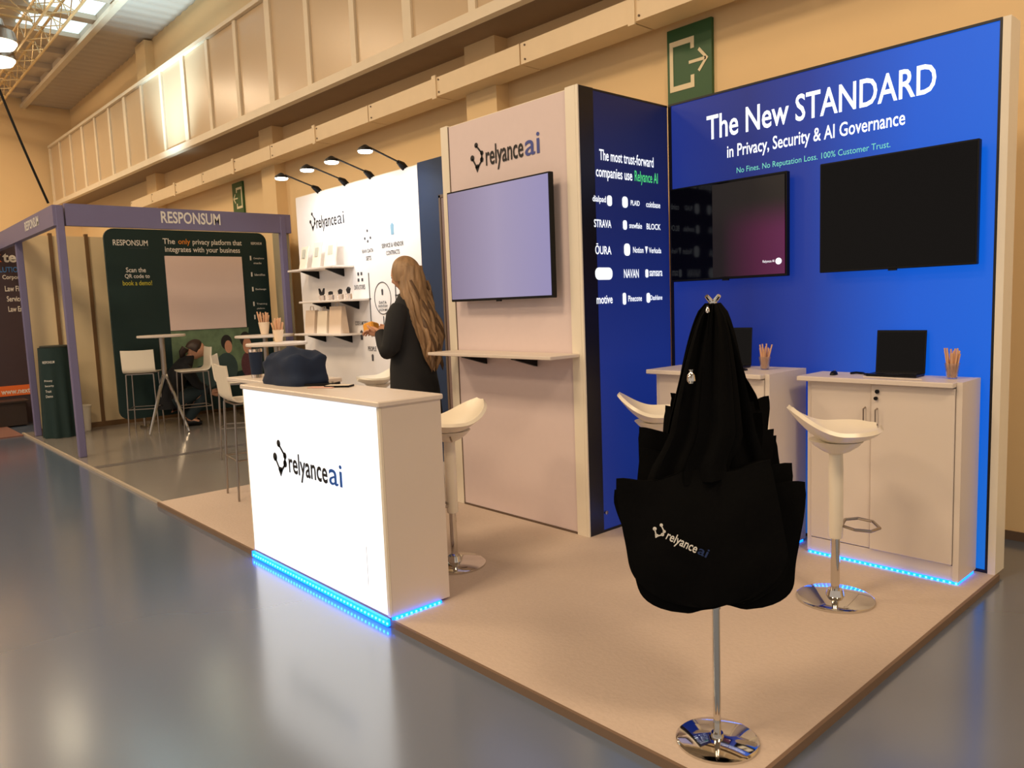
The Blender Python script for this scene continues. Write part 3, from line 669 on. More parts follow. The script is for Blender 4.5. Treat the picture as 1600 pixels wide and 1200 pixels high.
# ============================================================ CUPBOARDS
def cupboard(x0, x1, y0, y1, h, label, split, ajar=False):
    t = thing('storage_cupboard', label, 'cupboard', ((x0+x1)/2, (y0+y1)/2, 0))
    box('side_panel', (x1-0.025, y0, 0.012), (x1, y1, h), WHITE, t)
    box('side_panel', (x0, y0+0.01, 0.012), (x0+0.022, y1, h-0.026), WHITE, t)
    box('carcass', (x0+0.023, y0+0.022, 0.012), (x1-0.026, y1, h-0.026), WHITE, t)
    MB().box((x0-0.035, y0-0.045, h-0.025), (x1-0.026, y1, h), 0.004).build('worktop', WHITE, t)
    box('plinth', (x0+0.023, y0+0.006, 0.012), (x1-0.026, y0+0.021, 0.085), WHITE, t)
    d1 = MB().box((x0+0.022, y0+0.003, 0.09), (split-0.002, y0+0.0205, h-0.03), 0.002).build('door', WHITE, t)
    d2 = MB().box((split+0.002, y0-0.008, 0.09), (x1-0.028, y0+0.010, h-0.03), 0.002).build('door', WHITE, t)
    for (xx, dd, yy) in ((split-0.03, d1, y0+0.003), (split+0.032, d2, y0-0.008)):
        MB().tube([(xx, yy, h-0.145), (xx, yy-0.022, h-0.15), (xx, yy-0.022, h-0.22), (xx, yy, h-0.225)], 0.004, 8).build('handle', STEEL, dd, True)
    MB().cyl((split+0.032, y0-0.008, h-0.062), (split+0.032, y0-0.016, h-0.062), 0.010, n=12).build('lock', BLACKP, d2, True)
    MB().cyl((split+0.028, y0-0.012, h-0.095), (split+0.028, y0-0.022, h-0.095), 0.009, n=12).build('key', BLACKP, d2, True)
    box('led_strip', (x0+0.01, y0-0.001, 0.0), (x1, y0+0.010, 0.011), LED, t)
    box('led_strip', (x1-0.012, y0+0.011, 0.0), (x1, y1-0.03, 0.011), LED, t)
    n = int((x1-x0)/0.026)
    for i in range(n): MB().box((x0+0.02+i*0.026, y0-0.004, 0.003), (x0+0.028+i*0.026, y0-0.001, 0.009)).build('diode', LEDB, t)
    return t
cupboard(-1.905, -1.172, 3.79, 4.035, 0.945, 'white two-door cupboard with laptop on top, at the bright end of the blue wall', -1.575)
cupboard(-2.72, -2.0, 3.58, 3.97, 0.965, 'white two-door cupboard half hidden behind the black tote bags', -2.36)

def laptop(cx, cy, z, rz, label, w_=0.235, d_=0.12, h_=0.205, mirror=True):
    t = thing('laptop', label, 'laptop', (cx, cy, z), rz)
    MB().box((-w_/2, -d_, 0.001), (w_/2, 0, 0.012), 0.002).build('base', BLACKP, t, local=True)
    k = MB()
    for r in range(4):
        for c in range(12): k.box((-w_*.42+c*w_*.07, -d_*.45+r*d_*.10, 0.012), (-w_*.42+c*w_*.07+w_*.058, -d_*.45+r*d_*.10+d_*.08, 0.014))
    o = k.build('keyboard', mat('key_grey', (28, 28, 30), 0.5), t, local=True)
    MB().box((-0.035, -d_*.9, 0.012), (0.035, -d_*.55, 0.0126)).build('touchpad', mat('key_grey', (28, 28, 30)), t, local=True)
    lid = MB().box((-w_/2, 0, 0.010), (w_/2, 0.006, h_), 0.002).xf(Matrix.Translation((0, 0, 0)) @ Matrix.Rotation(math.radians(-5), 4, 'X'))
    lid.build('lid', BLACKP, t, local=True)
    MB().box((-w_/2+.008, -0.001, 0.022), (w_/2-.008, 0.0, h_-.01)).xf(Matrix.Rotation(math.radians(-5), 4, 'X')).build('display', SCREEN, t, local=True)
    return t
laptop(-1.525, 4.0, 0.945, math.radians(2), 'open black laptop on the right-hand cupboard', h_=0.225)
laptop(-2.42, 3.88, 0.965, math.radians(8), 'open black laptop mostly hidden behind the hanging tote bags', 0.26, 0.14, 0.225)
def sticks_cup(cx, cy, z, s, label, n=14, seed=1, cupm=CUPM):
    random.seed(seed)
    t = thing('stick_cup', label, 'cup', (cx, cy, z), group='cups of wrapped sticks')
    MB().lathe((0, 0, 0), [(0.022*s, 0.001), (0.034*s, 0.075*s), (0.032*s, 0.075*s), (0.020*s, 0.005*s)], 16).build('cup', cupm, t, True, local=True)
    for i in range(n):
        a = 2*PI*i/n+random.uniform(-.2, .2); r1 = random.uniform(0.002, 0.015)*s; r2 = random.uniform(0.012, 0.042)*s; h = random.uniform(0.115, 0.15)*s
        MB().cyl((r1*math.cos(a), r1*math.sin(a), 0.006*s), (r2*math.cos(a+.3), r2*math.sin(a+.3), h), 0.0042*s, n=6).build('stick', STICK, t, local=True)
    return t
sticks_cup(-1.262, 3.93, 0.9455, 0.98, 'cup of pinkish wrapped sticks at the right end of the right cupboard', seed=3)
sticks_cup(-2.15, 3.80, 0.9655, 0.95, 'cup of wooden sticks on the cupboard behind the tote bags', seed=4)
# small things on the cupboards
t = thing('computer_mouse', 'small black mouse at the left of the right cupboard top', 'mouse', (-1.80, 3.87, 0.9455))
MB().grid(lambda u, v: (0.020*math.cos(2*PI*u)*math.cos(v*PI/2)*0.8, 0.032*math.sin(2*PI*u)*math.cos(v*PI/2), 0.022*math.sin(v*PI/2)), 20, 6, True).build('shell', BLACKP, t, True, local=True)
MB().box((-0.002, 0.008, 0.019), (0.002, 0.02, 0.0235)).build('wheel', STEEL, t, local=True)
cbl = MB().tube([(-1.74+0.02*k, 3.93+0.03*math.sin(k*0.9), 0.951+0.002*(k % 2)) for k in range(7)], 0.006, 6).build('cable_coil', BLACKP, None, True); setp(cbl, 'short coiled black cable beside the mouse on the right cupboard', 'cable')
cbl = MB().tube([(-1.62+0.03*k, 3.80+0.012*math.sin(k*0.7), 0.949) for k in range(10)], 0.0028, 6).build('white_cable', PAPER, None, True); setp(cbl, 'thin white cable lying in front of the laptop on the right cupboard', 'cable')
phone('remote_control', 'flat black remote lying on the cupboard behind the tote bags', -2.255, 3.70, math.radians(8), 0.10, 0.035, BLACKP, z=0.9655, cat='remote')

# ============================================================ SWIVEL STOOLS
def shell_seat():
    def f(u, v):
        s = (v-0.5)*2; x = (u-0.5)*2
        wid = 0.19*max(0.0, 1-abs(s)**3.0)**0.5; wid = max(wid, 0.04)
        back = max(0.0, s); fr = max(0.0, -s)
        z = -0.038*(1-s*s)*(1-x*x)+0.022*x*x+0.012
        z += back**2*(0.115-0.020*x*x) + fr**2*0.012
        return V((-0.175*s-0.02*back**2, x*wid, z))
    return MB().slab(f, 22, 26, 0.018)
def swivel_stool(loc, rz, label, hz=0.74):
    t = thing('swivel_stool', label, 'bar stool', loc, rz, group='white swivel bar stools')
    MB().lathe((0, 0, 0), [(0.165, 0.0), (0.165, 0.010), (0.155, 0.016), (0.04, 0.022), (0.032, 0.05), (0.0, 0.05)][:5], 40).build('base', CHROME, t, True, local=True)
    MB().cyl((0, 0, 0.02), (0, 0, 0.33), 0.019, n=20).build('lower_column', CHROME, t, True, local=True)
    MB().lathe((0, 0, 0), [(0.027, 0.285), (0.031, 0.295), (0.031, 0.60), (0.028, 0.68), (0.026, hz-0.06)], 20).build('gas_column', PLAST, t, True, local=True)
    MB().lathe((0, 0, 0), [(0.028, hz-0.075), (0.06, hz-0.06), (0.095, hz-0.035), (0.115, hz-0.012), (0.06, hz-0.018)], 20).build('seat_plate', PLAST, t, True, local=True)
    s = shell_seat(); s.xf(Matrix.Translation((0, 0, hz+0.005))); s.build('seat', PLAST, t, True, local=True, ang=70)
    MB().tube([(0.01, 0.03, hz-0.03), (0.03, 0.09, hz-0.035), (0.04, 0.13, hz-0.05)], 0.005, 8).build('lever', STEEL, t, True, local=True)
    MB().tube([(0.028, -0.005, 0.34), (0.06, -0.08, 0.345), (0.12, -0.10, 0.345), (0.17, -0.05, 0.345), (0.17, 0.05, 0.345), (0.12, 0.10, 0.345), (0.06, 0.08, 0.345), (0.028, 0.005, 0.34)], 0.007, 8).build('footrest', STEEL, t, True, local=True)
    return t
st = swivel_stool((-1.505, 3.262, 0.0005), math.radians(38), 'white swivel stool in front of the right-hand cupboard')
copy_tree(st, (-2.47, 3.25, 0.0005), math.radians(40), 'white swivel stool mostly hidden behind the black tote bags')
copy_tree(st, (-3.170, 2.40, 0.0005), math.radians(255), 'white swivel stool just right of the lit counter')
copy_tree(st, (-5.68, 3.56, 0.0005), math.radians(250), 'white swivel stool behind the lit counter, left of the standing woman')

# ============================================================ TOTE BAG STAND
SB = V((-1.265, 1.944, 0.0)); ER = V((0.838, 0.545, 0)); EN = V((0.545, -0.838, 0))
ts = thing('bag_stand', 'chrome floor stand with round base carrying the black tote bags', 'stand', SB)
MB().lathe(SB, [(0.126, 0.0005), (0.126, 0.008), (0.118, 0.013), (0.02, 0.018), (0.018, 0.03)], 44).build('base', CHROME, ts, True)
MB().cyl(SB+V((0, 0, 0.015)), SB+V((0, 0, 1.36)), 0.0115, n=18).build('pole', CHROME, ts, True)
MB().cyl(SB+V((0, 0, 0.43)), SB+V((0, 0, 0.45)), 0.014, n=18).build('collar', CHROME, ts, True)
for sg in (1, -1):
    MB().tube([SB+V((0, 0, 1.35)), SB+ER*0.008*sg+V((0, 0, 1.365)), SB+ER*0.018*sg+EN*0.01+V((0, 0, 1.378))], [0.008, 0.007, 0.006], 8).build('hook', CHROME, ts, True)
def tote(tilt, s0, wd, ln, off, dep, yaw, label, seed, cone=0.085, group='black tote bags on the stand', prof=None, roundb=0.3, rfac=0.8):
    hook = SB+V((0, 0, 1.355))+EN*dep*0.4
    e = Matrix.Rotation(yaw, 3, 'Z') @ ER; n = Matrix.Rotation(yaw, 3, 'Z') @ EN
    ca, sa = math.cos(math.radians(tilt)), math.sin(math.radians(tilt))
    def W(a, s, d):   # a across, s down from the hook
        x = a*ca-s*sa*0+off*(min(1, s/0.5)); y = -s
        px = x*1.0; py = y
        # tilt the body about its own middle
        mid = s0+ln/2
        if s > s0*0.8:
            q = min(1, (s-s0*0.8)/(s0*0.2)); px = x*(1-q)+q*(off+a*ca+(s-mid)*-sa); py = y*(1-q)+q*(-(mid+(s-mid)*ca)+a*sa*-1)
        return hook+e*px+V((0, 0, 1))*py+n*(d+dep)
    t = thing('tote_bag', label, 'tote bag', SB+V((0, 0, 1.3)), group=group)
    def f(side):
        def g(u, v):
            a = (u-0.5)*2; s = s0+ln*v
            half = wd/2
            if v < 0.06: half *= 0.985
            if v > 1-roundb: half *= math.sqrt(max(0.02, 1-((v-(1-roundb))/roundb)**2.4*rfac))
            bulge = (0.030*(1-a*a)*math.sin(PI*min(1, v*0.9+0.1)))
            fold = 0.010*noise.noise(V((a*2.3+seed, s*7, seed)))+0.007*math.sin(a*7+seed+s*5)*(1-v*0.6)
            sag = 0.010*math.cos(a*2*PI)*(1-v)*(1 if v < .5 else 0)*(1-2*v if v < .5 else 0)
            return W(a*half*(1+0.03*noise.noise(V((seed, s*9, 0)))), s-sag+(-0.02*a*a*v*0), side*bulge+fold)
        return g
    b = MB(); b.slab(f(1), 22, 26, 0.003); b.build('front_cloth', TOTE, t, True, ang=80)
    b = MB(); b.slab(f(-1), 22, 26, 0.003); b.build('back_cloth', TOTE, t, True, ang=80)
    for sd in (1, -1):
        def g(u, v):
            a = (u-0.5)*2; s = 0.0+(s0+0.03)*v
            c = 0.004+cone*v**0.62
            base = sd*(c*0.45); hw = 0.010+cone*0.60*v**0.6
            return W(base+a*hw, s, 0.012*math.sin(a*5+seed)+0.012*v*sd)
        MB().slab(g, 8, 14, 0.003).build('handle', TOTE, t, True, ang=80)
    return t, W, n, e
tote(4, 0.29, 0.30, 0.46, 0.015, -0.07, 0.15, 'black tote bag whose square corner sticks out highest, at the upper right of the bunch', 2.2, cone=0.10)
tote(3, 0.33, 0.30, 0.46, -0.025, -0.05, -0.2, 'black tote bag whose corner shows highest on the upper left of the bunch', 5.1, cone=0.10)
tote(2, 0.385, 0.40, 0.44, -0.03, -0.03, 0.1, 'black tote bag whose corner forms the second step down on the left of the bunch', 7.3, cone=0.10)
tote(-3, 0.43, 0.40, 0.44, 0.0, -0.085, 0.0, 'black tote bag whose corner forms the second step down on the right of the bunch', 9.4, cone=0.11)
tote(6, 0.46, 0.45, 0.43, -0.02, 0.0, 0.0, 'black tote bag with the third step down on the left of the bunch', 1.4, cone=0.11)
tote(7, 0.50, 0.43, 0.40, 0.02, 0.02, -0.05, 'black tote bag bulging at the lower right of the bunch', 3.3, cone=0.11)
tote(-14, 0.50, 0.44, 0.40, -0.035, 0.045, 0.05, 'black tote bag directly behind the printed front bag', 4.5, cone=0.11)
_, Wf, nf, ef = tote(-9, 0.48, 0.45, 0.40, -0.035, 0.07, 0.0, 'frontmost black tote bag with the white and blue printed logo', 6.6, roundb=0.42, rfac=0.9)
ft = _
PW = mat('fabric_print_white', (236, 232, 222), 0.8); PB = mat('fabric_print_blue', (26, 48, 96), 0.8)
ang = math.radians(-25); RR = (ef*math.cos(ang)+V((0, 0, math.sin(ang)))).normalized(); UU = (ef*-math.sin(ang)+V((0, 0, math.cos(ang)))).normalized()
lo = SB+V((0, 0, 1.355))+ef*-0.182+nf*0.150+V((0, 0, -0.655))
logo_mark(PW, ft, lo+RR*0.0+UU*-0.002, RR, UU, 0.036, 0.046)
text('relyance', PW, ft, lo+RR*0.044+UU*0.0, RR, UU, 0.092, 0.036, bold=0.012)
text('ai', PB, ft, lo+RR*0.140+UU*0.010, RR, UU, 0.028, 0.026, bold=0.012)
for (dx, dz, s_) in ((-0.060, -0.195, 1.1), (-0.014, -0.012, 0.5)):
    c = SB+V((0, 0, 1.355+dz))+ER*dx+EN*0.135
    MB().lathe((0, 0, 0), [(0.007*s_, -0.022*s_), (0.012*s_, -0.015*s_), (0.010*s_, 0), (0.004*s_, 0.008*s_), (0.006*s_, 0.014*s_)], 10).xf(Matrix.Translation(c)).build('metal_clip', CHROME, ft, True)

# ============================================================ PEOPLE
def body_mesh(joints, edges, root):
    """continuous skinned figure: joints name->(pos, r)"""
    names = list(joints); idx = {n: i for i, n in enumerate(names)}
    me = bpy.data.meshes.new('sk'); me.from_pydata([joints[n][0] for n in names], [(idx[a], idx[b]) for a, b in edges], []); me.update()
    ob = bpy.data.objects.new('sk', me); COL.objects.link(ob)
    md = ob.modifiers.new('s', 'SKIN'); md.use_smooth_shade = True
    sv = me.skin_vertices[0].data
    for n in names:
        r = joints[n][1]; sv[idx[n]].radius = (r, r) if not isinstance(r, tuple) else r; sv[idx[n]].use_root = (n == root)
    ss = ob.modifiers.new('b', 'SUBSURF'); ss.levels = 2; ss.render_levels = 2
    dg = bpy.context.evaluated_depsgraph_get(); out = bpy.data.meshes.new_from_object(ob.evaluated_get(dg))
    vs = [v.co.copy() for v in out.vertices]; fs = [tuple(p.vertices) for p in out.polygons]
    bpy.data.objects.remove(ob); bpy.data.meshes.remove(me); bpy.data.meshes.remove(out)
    return vs, fs
def head_geo(c, fwd, upv, R_=0.092, H=0.118):
    """head with brow, nose, lips, chin, ears; fwd/up unit vectors"""
    f = V(fwd).normalized(); u = (V(upv)-f*V(upv).dot(f)).normalized(); s = u.cross(f); b = MB()
    nu, nv_ = 36, 28
    def g(i, j):
        a = 2*PI*i; th = PI*j
        x = math.sin(th)*math.cos(a); y = math.sin(th)*math.sin(a); z = math.cos(th)
        rx, ry, rz_ = R_*1.06, R_*0.82, H
        if z < 0: ry *= 1-0.32*(-z)**1.5; rx *= 1-0.10*(-z)
        px = x*rx; py = y*ry; pz = z*rz_
        if x > 0.2:
            k = math.exp(-(y/0.16)**2)
            px += 0.020*k*math.exp(-((z+0.10)/0.16)**2)          # nose
            px += 0.008*math.exp(-(y/0.24)**2)*math.exp(-((z+0.42)/0.07)**2)   # lips
            px += 0.010*math.exp(-(y/0.3)**2)*math.exp(-((z+0.78)/0.14)**2)    # chin
            px -= 0.008*math.exp(-((abs(y)-0.36)/0.14)**2)*math.exp(-((z-0.06)/0.10)**2)  # sockets
            px += 0.004*math.exp(-((abs(y)-0.3)/0.3)**2)*math.exp(-((z-0.24)/0.08)**2)
        if abs(y) > 0.9 and abs(z+0.05) < 0.28 and x > -0.35: py *= 1.10    # ears
        return V(c)+f*px+s*py+u*pz
    b.grid(g, nu, nv_, True)
    return b, f, s, u
def hand_geo(b, wrist, dirv, palm_n, side, grip=0.5, L_=0.18):
    """palm, four jointed fingers and thumb as tapered chains rooted in the palm"""
    d = V(dirv).normalized(); n = V(palm_n); n = (n-d*n.dot(d)).normalized(); a = d.cross(n)*side; W0 = V(wrist)
    b.tube([W0-d*0.02, W0+d*0.01, W0+d*0.05, W0+d*0.082], [0.022, 0.026, 0.036, 0.034], 12, flat=0.5)
    for k, (o_, l, r) in enumerate(((-0.028, 0.070, 0.0080), (-0.010, 0.080, 0.0085), (0.010, 0.076, 0.0082), (0.027, 0.060, 0.0072))):
        p = W0+d*0.070+a*o_; pts = [p]; dr = d.copy()
        for q in range(3):
            dr = (Matrix.Rotation(grip*(0.5+0.25*q)*-1*side*1.0, 3, a) @ dr).normalized() if True else dr
            p = p+dr*l*(0.42, 0.32, 0.26)[q]; pts.append(p)
        b.tube(pts, [r*1.05, r, r*0.92, r*0.7], 8)
    p = W0+d*0.025-a*0.026
    b.tube([p, p-a*0.022+d*0.022+n*0.01, p-a*0.026+d*0.045+n*0.022, p-a*0.018+d*0.062+n*0.028], [0.012, 0.0105, 0.0095, 0.007], 8)
def frame(loc, rz):
    M_ = Matrix.Translation(loc) @ Matrix.Rotation(rz, 4, 'Z')
    return lambda x, y, z: M_ @ V((x, y, z))
def ribs(b, secs, n=26, fn=None):
    """loft of ellipse sections (centre, ax, ay)"""
    m = len(secs)
    def g(u, v):
        t_ = v*(m-1); i = min(int(t_), m-2); f = t_-i; f = f*f*(3-2*f)*0.5+f*0.5
        c = V(secs[i][0]).lerp(V(secs[i+1][0]), f); ax = V(secs[i][1]).lerp(V(secs[i+1][1]), f); ay = V(secs[i][2]).lerp(V(secs[i+1][2]), f)
        a = 2*PI*u; k = fn(u, v) if fn else 1
        return c+(ax*math.cos(a)+ay*math.sin(a))*k
    b.grid(g, n, (m-1)*5, True)
    n0 = len(b.v); w_ = n; rows_ = (m-1)*5
    b.f.append(tuple(reversed(range(n0-(rows_+1)*w_, n0-rows_*w_)))); b.f.append(tuple(range(n0-w_, n0)))

def woman():
    loc = V((-4.52, 3.13, 0)); rz = math.radians(206); q = frame(loc, rz)
    t = thing('person', 'standing woman with very long blonde-brown hair, black blazer, holding an orange packet', 'person', loc, rz)
    J = {'pelvis': (V((0, 0, 0.95)), 0.115), 'waist': (V((0.0, 0, 1.08)), 0.105), 'chest': (V((0.0, 0, 1.25)), 0.125), 'neckb': (V((0.0, 0, 1.40)), 0.05), 'neck': (V((0.01, 0, 1.47)), 0.05), 'skull': (V((0.02, 0, 1.53)), 0.06)}
    E = [('pelvis', 'waist'), ('waist', 'chest'), ('chest', 'neckb'), ('neckb', 'neck'), ('neck', 'skull')]
    for s, sd in ((1, 'l'), (-1, 'r')):
        J.update({sd+'hip': (V((0, 0.085*s, 0.90)), 0.09), sd+'knee': (V((0.02, 0.09*s, 0.49)), 0.055), sd+'ank': (V((-0.01, 0.095*s, 0.09)), 0.036), sd+'toe': (V((0.13, 0.11*s, 0.035)), 0.03),
                  sd+'sh': (V((0, 0.155*s, 1.355)), 0.042), sd+'el': (V((0.03, 0.22*s, 1.11)), 0.034), sd+'wr': (V((0.205, 0.09*s if s > 0 else 0.05*s, 1.205)), 0.026)})
        E += [('pelvis', sd+'hip'), (sd+'hip', sd+'knee'), (sd+'knee', sd+'ank'), (sd+'ank', sd+'toe'), ('neckb', sd+'sh'), (sd+'sh', sd+'el'), (sd+'el', sd+'wr')]
    vs, fs = body_mesh(J, E, 'pelvis')
    b = MB().add(vs, fs)
    h, f, s_, u_ = head_geo(V((0.03, 0, 1.60)), V((1, 0, -0.28)), V((0, 0, 1))); b.add(h.v, h.f)
    hand_geo(b, (0.205, 0.09, 1.205), (1, -0.15, 0.15), (0, -0.3, 1), 1, 0.55)
    hand_geo(b, (0.205, -0.05, 1.205), (1, 0.25, 0.15), (0, 0.3, 1), -1, -0.55)
    b.build('body', SKIN, t, True, local=True, ang=80)
    for s in (1, -1):
        MB().lathe((0, 0, 0), [(0.001, -0.008), (0.008, -0.004), (0.008, 0.004), (0.001, 0.008)], 10).xf(Matrix.Translation((0.112, 0.030*s, 1.588))).build('eye', INKD, t, True, local=True)
    # blazer: torso and sleeves
    c = MB(); X, Y = V((1, 0, 0)), V((0, 1, 0))
    secs = [(V((-0.01, 0, 0.60)), X*0.175, Y*0.235), (V((-0.01, 0, 0.78)), X*0.165, Y*0.222), (V((0, 0, 0.95)), X*0.150, Y*0.205), (V((0, 0, 1.10)), X*0.130, Y*0.180), (V((0, 0, 1.25)), X*0.135, Y*0.185), (V((0, 0, 1.36)), X*0.112, Y*0.195), (V((0, 0, 1.43)), X*0.085, Y*0.125), (V((0.005, 0, 1.475)), X*0.066, Y*0.075)]
    ribs(c, secs, 30, lambda u, v: 1+0.018*math.sin(u*2*PI*6+v*5)*(1-v))
    c.build('blazer', BLAZER, t, True, local=True, ang=80)
    for s in (1, -1):
        wy = 0.09 if s > 0 else -0.05
        MB().tube([(0, 0.150*s, 1.375), (0.0, 0.195*s, 1.32), (0.01, 0.225*s, 1.22), (0.03, 0.235*s, 1.11), (0.07, 0.215*s, 1.085), (0.125, 0.165*s, 1.13), (0.188, wy+0.012*s, 1.196)], [0.058, 0.072, 0.068, 0.066, 0.064, 0.056, 0.044], 16).build('sleeve', BLAZER, t, True, local=True, ang=80)
        MB().tube([(0.0, 0.085*s, 0.93), (0.02, 0.09*s, 0.5), (-0.01, 0.095*s, 0.10)], [0.105, 0.075, 0.06], 16).build('trouser_leg', TROUS, t, True, local=True)
        MB().tube([(-0.05, 0.095*s, 0.045), (0.04, 0.10*s, 0.05), (0.13, 0.11*s, 0.035), (0.17, 0.115*s, 0.028)], [0.036, 0.04, 0.036, 0.022], 12).build('shoe', BLACKP, t, True, local=True)
    # hair: cap and long wavy locks down the back
    hb = MB()
    def cap(u, v):
        a = 2*PI*u; th = PI*0.60*v
        x = math.sin(th)*math.cos(a); y = math.sin(th)*math.sin(a); z = math.cos(th)
        r = 1.0+0.02*math.sin(a*9)
        k = 1.0 if x < 0.25 else 1.0-0.25*max(0, (x-0.25))*max(0, 1-z*1.15)*2
        return V((0.022, 0, 1.605))+V((x*0.116*r*k, y*0.100*r, z*0.135))
    hb.grid(cap, 36, 14, True)
    secs = [(V((-0.015, 0.0, 1.665)), X*0.085, Y*0.088), (V((-0.03, 0, 1.56)), X*0.088, Y*0.108), (V((-0.045, 0.01, 1.46)), X*0.078, Y*0.122), (V((-0.085, 0.01, 1.34)), X*0.062, Y*0.135), (V((-0.125, 0.005, 1.22)), X*0.050, Y*0.130), (V((-0.145, 0.0, 1.10)), X*0.042, Y*0.105), (V((-0.155, 0.0, 1.00)), X*0.030, Y*0.075), (V((-0.16, 0, 0.93)), X*0.010, Y*0.02)]
    ribs(hb, secs, 64, lambda u, v: 1+0.055*math.sin(u*2*PI*11+math.sin(v*13)*2.2)+0.035*math.sin(u*2*PI*19+v*21))
    hb.build('hair', HAIR, t, True, local=True, ang=80)
    for k in range(16):
        yy = -0.12+0.24*k/15; random.seed(k)
        pts = [V((-0.055-0.115*min(1, max(0, (1.55-z)/0.4))+0.012*math.sin(z*24+k)-0.018, yy*(1.0 if z > 1.15 else 0.8)+0.016*math.sin(z*19+k*1.7), z)) for z in [1.56-0.04*j for j in range(14+(k*7) % 4)]]
        MB().tube(pts, [0.012+0.006*math.sin(PI*j/(len(pts)-1)) if j < len(pts)-1 else 0.002 for j in range(len(pts))], 7).build('hair_lock', HAIR2 if k % 3 == 1 else HAIR, t, True, local=True, ang=80)
    p = MB().box((0.27, -0.035, 1.20), (0.36, 0.060, 1.275), 0.012).build('snack_packet', YEL, None)
    p.data.transform(Matrix.Identity(4)); M_ = Matrix.Translation(loc) @ Matrix.Rotation(rz, 4, 'Z')
    p.location = M_ @ p.location; p.rotation_euler = (0.2, 0.25, rz); setp(p, 'small orange packet held in both hands of the standing woman', 'packet')
woman()

def crouching():
    loc = V((-9.93, 3.33, -0.012)); rz = math.radians(76); t = thing('person', 'dark-haired person in black crouching by the far bar stools, leaning forward', 'person', loc, rz)
    J = {'pelvis': (V((-0.12, 0, 0.34)), 0.13), 'waist': (V((-0.10, 0, 0.50)), 0.12), 'chest': (V((-0.01, 0, 0.68)), 0.11), 'neckb': (V((0.08, 0, 0.81)), 0.045), 'neck': (V((0.13, 0, 0.86)), 0.05), 'skull': (V((0.18, 0, 0.90)), 0.06)}
    E = [('pelvis', 'waist'), ('waist', 'chest'), ('chest', 'neckb'), ('neckb', 'neck'), ('neck', 'skull')]
    for s, sd in ((1, 'l'), (-1, 'r')):
        J.update({sd+'hip': (V((-0.10, 0.10*s, 0.30)), 0.095), sd+'knee': (V((0.26, 0.14*s, 0.44)), 0.062), sd+'ank': (V((0.04, 0.12*s, 0.09)), 0.04), sd+'toe': (V((0.18, 0.13*s, 0.035)), 0.032),
                  sd+'sh': (V((0.03, 0.15*s, 0.75)), 0.040), sd+'el': (V((0.16, 0.21*s, 0.54)), 0.034), sd+'wr': (V((0.34, 0.10*s, 0.40)), 0.028)})
        E += [('pelvis', sd+'hip'), (sd+'hip', sd+'knee'), (sd+'knee', sd+'ank'), (sd+'ank', sd+'toe'), ('neckb', sd+'sh'), (sd+'sh', sd+'el'), (sd+'el', sd+'wr')]
    vs, fs = body_mesh(J, E, 'pelvis'); b = MB().add(vs, fs)
    h, f, s_, u_ = head_geo(V((0.21, 0, 0.945)), V((0.8, 0, -0.6)), V((0.3, 0, 1))); b.add(h.v, h.f)
    for s in (1, -1): hand_geo(b, (0.34, 0.10*s, 0.40), (1, -0.2*s, -0.3), (0, -0.5*s, 1), s, 0.4*s)
    b.build('body', SKIN, t, True, local=True, ang=80)
    X = V((1, 0, 0)); Y = V((0, 1, 0)); c = MB()
    ribs(c, [(V((-0.16, 0, 0.24)), X*0.13, Y*0.18), (V((-0.14, 0, 0.38)), X*0.16, Y*0.19), (V((-0.10, 0, 0.52)), X*0.145, Y*0.175), (V((0.0, 0, 0.70)), X*0.14, Y*0.19), (V((0.05, 0, 0.79)), X*0.115, Y*0.20), (V((0.09, 0, 0.85)), X*0.09, Y*0.12), (V((0.13, 0, 0.885)), X*0.062, Y*0.065)], 26)
    c.build('jumper', BLAZER, t, True, local=True, ang=80)
    for s in (1, -1):
        MB().tube([(0.03, 0.15*s, 0.77), (0.10, 0.215*s, 0.66), (0.16, 0.22*s, 0.54), (0.25, 0.16*s, 0.47), (0.32, 0.11*s, 0.41)], [0.06, 0.066, 0.056, 0.05, 0.038], 12).build('sleeve', BLAZER, t, True, local=True, ang=80)
        MB().tube([(-0.10, 0.10*s, 0.31), (0.10, 0.13*s, 0.40), (0.26, 0.14*s, 0.44), (0.20, 0.135*s, 0.30), (0.05, 0.12*s, 0.10)], [0.11, 0.095, 0.082, 0.07, 0.055], 12).build('trouser_leg', mat('teal_dark_trousers', (30, 46, 52), 0.85), t, True, local=True, ang=80)
        MB().tube([(0.0, 0.12*s, 0.045), (0.10, 0.125*s, 0.05), (0.20, 0.13*s, 0.032)], [0.036, 0.042, 0.026], 10).build('shoe', BLACKP, t, True, local=True)
    hb = MB(); Mh = Matrix.Translation((0.195, 0, 0.965)) @ Matrix.Rotation(0.55, 4, 'Y')
    hb.grid(lambda u, v: Mh @ V((math.sin(PI*.58*v)*math.cos(2*PI*u)*(0.112 if math.cos(2*PI*u) < .1 else 0.070), math.sin(PI*.58*v)*math.sin(2*PI*u)*0.096, math.cos(PI*.58*v)*0.126)), 30, 12, True)
    hb.tube([(0.09, 0, 0.98), (0.05, 0, 0.93), (0.03, 0, 0.84)], [0.05, 0.045, 0.015], 10)
    hb.build('hair', HAIRD, t, True, local=True, ang=80)
crouching()

